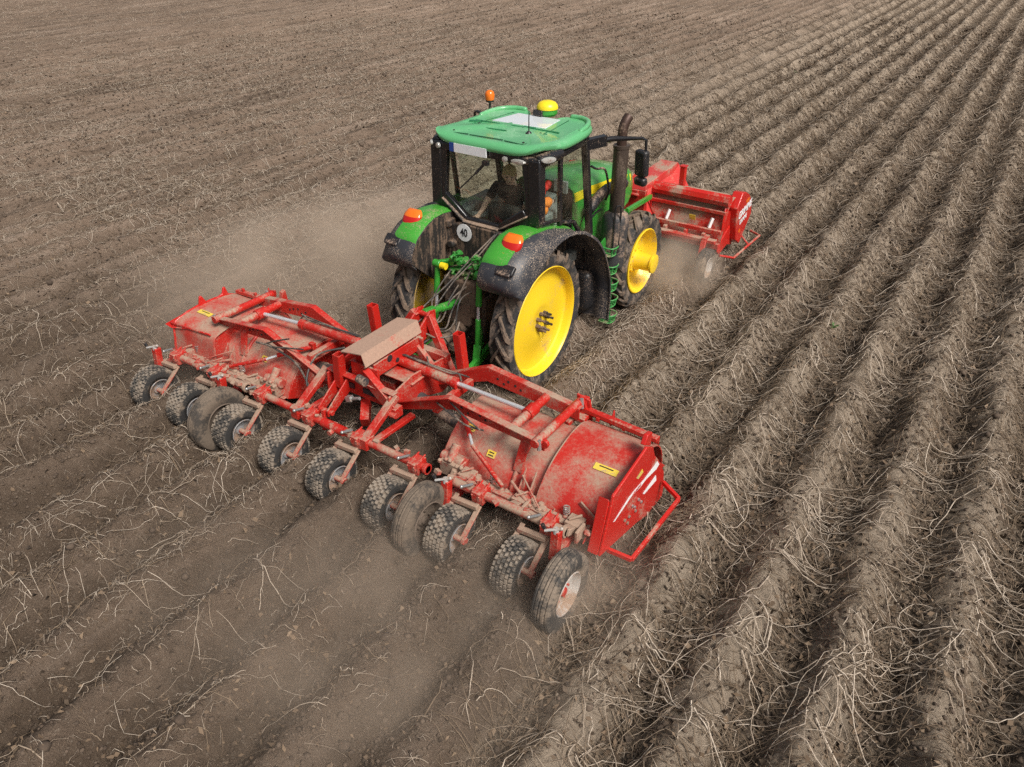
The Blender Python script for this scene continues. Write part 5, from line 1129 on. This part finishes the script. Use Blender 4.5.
# headstock: mast, slanting stays
m = MB()
for x in (-.09, .09): m.prism([(-1.20, 1.24), (-1.20, 1.40), (-1.30, 1.42), (-1.62, 1.20), (-1.64, 1.04), (-1.4, 1.1)], 'x', x - .012, x + .012)
m.tube([(-.12, -1.27, 1.34), (.12, -1.27, 1.34)], .035, 10); m.bar((-.1, -1.45, 1.18), (.1, -1.45, 1.18), .06, .10)
hs = m.build('headstock', M['red'], H, (0, -1.4, 1.2), bevel=.004)
for x in (-1, 1):
    m = MB(); m.bar((x * .10, -1.33, 1.38), (x * .50, -1.44, .74), .10, .085, (0, 1, 0)); m.bar((x * .10, -1.60, 1.12), (x * .42, -1.60, .80), .08, .07, (0, 1, 0)); m.build('mast_stay', M['red_dusty'], hs, (x * .3, -1.4, 1.1), bevel=.006)
for x, y, z0, z1, tx, nm in ((-.585, -1.55, .72, 1.42, -.03, ''), (.71, -1.55, .72, 1.43, -.035, ''), (-.27, -2.46, .86, 1.29, .02, '')):
    m = MB(); ax = Vector((x - tx * 2, y, z0)); bx = Vector((x, y, z1))
    for dx, dy, w, h in ((-.045, 0, .012, .10), (.045, 0, .012, .10), (0, -.045, .078, .012), (0, .045, .078, .012)): m.bar(ax + Vector((dx, dy, 0)), bx + Vector((dx, dy, 0)), w, h, (0, 1, 0))
    m.build('parking_post', M['red'], H, (x, y, z0), bevel=.004)
# bright levers and fittings at the left of the frame
m = MB(); m.prism([(-2.30, .98), (-2.46, .98), (-2.80, .74), (-2.80, .66), (-2.72, .66), (-2.34, .86)], 'x', -.215, -.195); m.prism([(-2.30, .98), (-2.46, .98), (-2.80, .74), (-2.80, .66), (-2.72, .66), (-2.34, .86)], 'x', -.355, -.335); m.tube([(-.38, -2.76, .70), (-.16, -2.76, .70)], .03, 10); m.bar((-.28, -2.78, .72), (-.26, -2.82, .48), .05, .05, (0, 1, 0)); m.bar((-.1, -2.3, .62), (.05, -2.5, .50), .10, .16); m.build('lock_lever', M['red'], cf, (-.27, -2.5, .8), bevel=.004)
m = MB(); m.tube([(-.10, -2.58, .82), (.10, -2.58, .90)], .02, 8); m.box((-.06, -2.58, .84), (.08, .06, .06), (0, R(-20), 0)); m.build('latch_pin', M['steel'], cf, (0, -2.58, .85))
m = MB(); rr_ = random.Random(13)
for i in range(9):
    x = rr_.uniform(-.6, .55); y = rr_.uniform(-2.5, -1.5)
    m.tube(smooth([(x, y, 1.0 + .08 * rr_.random()), (x + rr_.uniform(-.15, .15), y - .15, .86 + .1 * rr_.random()), (x + rr_.uniform(-.2, .2), y - .25, .70), (x + rr_.uniform(-.25, .25), y - .1, .60)], 5), .011, 6)
m.tube(smooth([(-.08, -1.52, 1.14), (.06, -1.40, 1.16), (.26, -1.40, 1.16), (.36, -1.2, 1.14), (.30, -1.0, 1.2)], 5), .010, 6); m.tube(smooth([(-.66, -2.0, 1.02), (-.90, -2.25, .95), (-.85, -2.5, .70), (-.70, -2.4, .55)], 5), .012, 6); m.tube(smooth([(-1.75, -2.42, .95), (-1.45, -2.42, .97), (-1.1, -2.40, .85), (-.92, -2.42, .62)], 5), .013, 6)
m.build('frame_hose', M['hose'], H, (0, -2, .9))

# ------------------------------------------------------------------ front haulm topper
F = thing('front_haulm_topper', (0, 5.0, 0), 'smaller red haulm topper carried on the nose of the tractor', 'farm machine')
m = MB(); PR = [(4.62, .56), (4.66, .74), (4.74, .98), (4.84, 1.16), (5.05, 1.24), (5.35, 1.18), (5.60, .98), (5.72, .70)]
sm = smooth([(0, *p) for p in PR], 3); m.grid([[(x, p.y, p.z) for p in sm] for x in np.linspace(-1.6, 1.6, 12)], .014)
fh = m.build('hood', paint('front_hood_red', RED, .4, dust=.34, up=.25, speck=.9, patch=1.4), F, (0, 5, 1), angle=50)
m = MB(); m.tube([(-1.55, 4.78, 1.28), (1.62, 4.74, 1.28)], .105, 8, True); m.build('frame_tube', M['red_clean'], F, (0, 4.76, 1.28), angle=20)
m = MB(); m.bar((-1.5, 4.70, 1.08), (1.6, 4.68, 1.08), .05, .06); m.bar((-1.5, 4.58, .78), (1.6, 4.56, .78), .06, .07); m.bar((-1.5, 4.56, .56), (1.6, 4.54, .54), .06, .10); m.bar((-1.5, 4.44, .66), (1.58, 4.42, .66), .12, .06)
for x in (.62, 1.0, 1.32): m.box((x, 4.52, .70), (.06, .10, .08))
m.build('rear_beam', M['red_dusty'], F, (0, 4.6, .7), bevel=.008)
m = MB()
for x in (.62, 1.40): m.bar((x, 4.63, .98), (x - .03, 4.59, .82), .03, .05)
m.build('retroreflector', M['white'], fh, (1, 4.6, .9))
m = MB(); m.bar((.98, 4.645, .92), (1.09, 4.645, .92), .006, .10, (0, -.3, 1)); m.build('sticker', M['sticker'], fh, (1, 4.64, .92))
# central drive hood
m = MB(); a = [(4.42, 1.14), (4.40, 1.36), (4.52, 1.42), (5.62, 1.42), (5.75, 1.30), (5.75, 1.14)]
m.prism([(4.38, 1.30), (4.42, 1.40), (5.74, 1.46), (5.86, 1.38), (5.86, 1.30)], 'x', -.10, .24); 
m.add([(.24, 4.40, 1.33), (.24, 5.80, 1.40), (.60, 5.55, 1.08), (.52, 4.62, .52), (.34, 4.44, .55), (.20, 4.40, .8)], [(0, 1, 2, 3, 4, 5)])
m.add([(.20, 4.42, 1.30), (.50, 4.66, .52), (.44, 4.70, .52), (.14, 4.46, 1.3)], [(0, 1, 2, 3)]); m.prism([(4.44, .50), (4.40, 1.30), (5.7, 1.3), (5.7, .6)], 'x', -.36, -.34); m.box((0, 5.0, .95), (.5, .6, .5))
dh = m.build('drive_hood', paint('drive_hood_red', (.56, .04, .035), .4, dust=.10, up=.25, speck=.3), F, (.1, 5, 1.3), bevel=.012)
m = MB(); m.box((.02, 4.38, 1.24), (.20, .06, .12)); m.tube([(-.05, 4.34, 1.22), (.14, 4.34, 1.22)], .03, 8); m.box((0, 4.42, .9), (.5, .08, .8)); m.build('hitch_frame', M['red_dusty'], F, (0, 4.4, 1.0), bevel=.01)
m = MB(); m.bar((.65, 5.0, 1.18), (.64, 5.0, 1.64), .09, .10, (0, 1, 0)); m.box((.64, 5.0, 1.645), (.12, .12, .02)); m.build('parking_post', M['red_clean'], F, (.65, 5, 1.4), bevel=.006)
# gear cover at the right end
FP = [(5.321, 1.28), (5.527, 1.186), (5.754, 1.013), (5.843, .746), (5.39, .319), (5.133, .473), (5.036, .78), (4.962, 1.087), (5.152, 1.311)]
m = MB(); m.prism([(y - .02, z + .02) for y, z in FP], 'x', 1.52, 1.70); m.prism([(5.01, .78), (4.63, .62), (4.55, .44), (4.62, .36), (5.0, .42), (5.3, .32)], 'x', 1.56, 1.60); m.prism([(5.0, 1.0), (4.68, 1.2), (4.64, 1.0), (4.66, .56), (5.05, .5)], 'x', 1.56, 1.59)
gc = m.build('gear_cover', M['red_clean'], F, (1.6, 5.3, .8), bevel=.03)
m = MB(); m.prism([(5.12, .96), (5.19, .86), (5.70, .97), (5.66, 1.06)], 'x', 1.7005, 1.7025); m.prism([(5.26, .80), (5.30, .74), (5.56, .84), (5.53, .90)], 'x', 1.7005, 1.7025)
# white letters on the red cover
for i in range(0): pass
text_mesh('lettering', 'GRIMME', .185, M['white'], gc, (1.703, 5.40, .965), (R(90), 0, R(90)), .95, .008).rotation_euler = (R(90), R(-8), R(90))
text_mesh('lettering', 'GRIMME', .115, M['white'], gc, (1.703, 5.36, .80), (R(90), 0, R(90)), .85, .004).rotation_euler = (R(90), R(-8), R(90))
m = MB(); m.prism([(5.38, 1.12), (5.42, 1.06), (5.56, 1.10), (5.52, 1.15)], 'x', 1.7005, 1.703); m.prism([(5.20, .62), (5.24, .58), (5.32, .60), (5.28, .65)], 'x', 1.7005, 1.703); m.build('sticker', M['lens_orange'], gc, (1.7, 5.4, 1.1))
m = MB(); m.prism([(y - .02, z + .02) for y, z in FP], 'x', -1.70, -1.55); m.build('end_plate', M['red_clean'], F, (-1.6, 5.3, .8), bevel=.02)
for s in (1, -1):
    m = MB(); q = [(s * 1.60, 4.66, .34), (s * 1.80, 4.84, .28), (s * 1.86, 6.05, .30), (s * 1.66, 6.1, .34)]; m.tube(q, .022, 8); m.tube([(s * 1.62, 5.5, .5), (s * 1.84, 5.5, .30)], .016, 6); m.build('guard_loop', M['red_dusty'], F, (s * 1.8, 5.3, .3))
    c = (s * 1.55, 4.10, .32); m = MB(); m.lathe([(s * a, b) for a, b in [(.06, .165), (.075, .175), (.08, .168), (.05, .15), (.02, .10), (.03, .05), (.03, 0)]], c, 36); m.lathe([(s * a, b) for a, b in [(-.06, .165), (-.075, .175), (-.05, .15), (-.02, 0)]], c, 36); w = m.build('wheel', M['rim_light'], F, c)
    k = MB(); h = .09; k.lathe([(-h * .8, .165), (-h, .22), (-h * .95, .285), (-h * .7, .315), (-h * .3, .32), (-h * .25, .312), (h * .25, .312), (h * .3, .32), (h * .7, .315), (h * .95, .285), (h, .22), (h * .8, .165)], c, 48); k.build('tyre', M['rib_tyre'], w, c)
    k = MB(); k.bar((s * 1.44, 4.10, .32), (s * 1.42, 4.28, .70), .05, .09, (1, 0, 0)); k.bar((s * 1.42, 4.26, .70), (s * 1.38, 4.60, .66), .08, .10); k.tube([(s * 1.40, 4.1, .32), (s * 1.58, 4.1, .32)], .03, 10); k.build('wheel_arm', M['red_dusty'], F, (s * 1.44, 4.2, .5), bevel=.008)
m = MB(); m.tube([(-1.55, 5.2, .55), (1.52, 5.2, .55)], .09, 14)
for i in range(40):
    x = -1.5 + i * .076; a = i * 2.3; m.bar((x, 5.2 + .08 * math.cos(a), .55 + .08 * math.sin(a)), (x, 5.2 + .28 * math.cos(a), .55 + .26 * math.sin(a)), .03, .03)
m.build('flail_rotor', M['iron'], F, (0, 5.2, .55))

# ------------------------------------------------------------------ weeds and dust
weed(3.83, 3.38, 'green weed between the ridges in the open field right of the tractor')
weed(-2.28, 23.06, 'left one of two small green weeds far ahead of the tractor')
weed(-1.45, 22.7, 'right one of two small green weeds far ahead of the tractor')
def dust(c, r, dens, label, seed, scale=1.3):
    m = MB(); m.ball((0, 0, 0), 1.0, 20, 12); o = m.build('dust', None or bpy.data.materials.new('dust_cloud'), None); o.location = c; o.scale = r
    tag(o, label, 'dust', None, 'stuff'); mt = o.data.materials[0]; mt.use_nodes = True; nt = mt.node_tree; N = nt.nodes
    for n in list(N): N.remove(n)
    out = N.new('ShaderNodeOutputMaterial'); v = N.new('ShaderNodeVolumePrincipled'); v.inputs['Color'].default_value = (.98, .82, .66, 1); v.inputs['Anisotropy'].default_value = .1
    tc = N.new('ShaderNodeTexCoord'); ln = N.new('ShaderNodeVectorMath'); ln.operation = 'LENGTH'; nt.links.new(tc.outputs['Object'], ln.inputs[0])
    mp = N.new('ShaderNodeMapping'); mp.inputs['Location'].default_value = (seed, seed * .7, 0); mp.inputs['Scale'].default_value = (r[0] * scale, r[1] * scale, r[2] * scale); nt.links.new(tc.outputs['Object'], mp.inputs[0])
    n1 = nnoise(nt, mp.outputs[0], 1.0, 3, .55)
    f = nmath(nt, 'MULTIPLY', nramp(nt, ln.outputs['Value'], 1.0, .15), nramp(nt, n1, .22, .80)); nt.links.new(nmath(nt, 'MULTIPLY', f, dens), v.inputs['Density']); nt.links.new(v.outputs[0], out.inputs['Volume'])
    return o
dust((2.1, -4.4, .30), (2.3, 2.1, .52), 1.2, 'dust billowing behind the right wing wheels', 1)
dust((0.6, -4.9, .25), (2.1, 1.5, .45), .5, 'thin dust trailing over the soil behind the middle wheels', 5)
dust((-3.6, 0.8, .45), (3.4, 4.4, .75), 1.35, 'pale dust drifting beside the left of the tractor', 2, .8)
dust((-.9, .6, .35), (1.1, 2.4, .7), 1.3, 'dust rolling out under the tractor on its left', 11)
dust((-2.6, -2.0, .4), (1.7, 1.4, .7), 1.2, 'dust around the left wing', 3)
dust((1.25, 3.75, .35), (.9, 1.1, .65), 3.4, 'dust thrown up beside the front wheel', 4, 1.8)
dust((3.1, -2.9, .3), (.8, .8, .5), 2.0, 'dust under the right end plate', 7, 1.8)
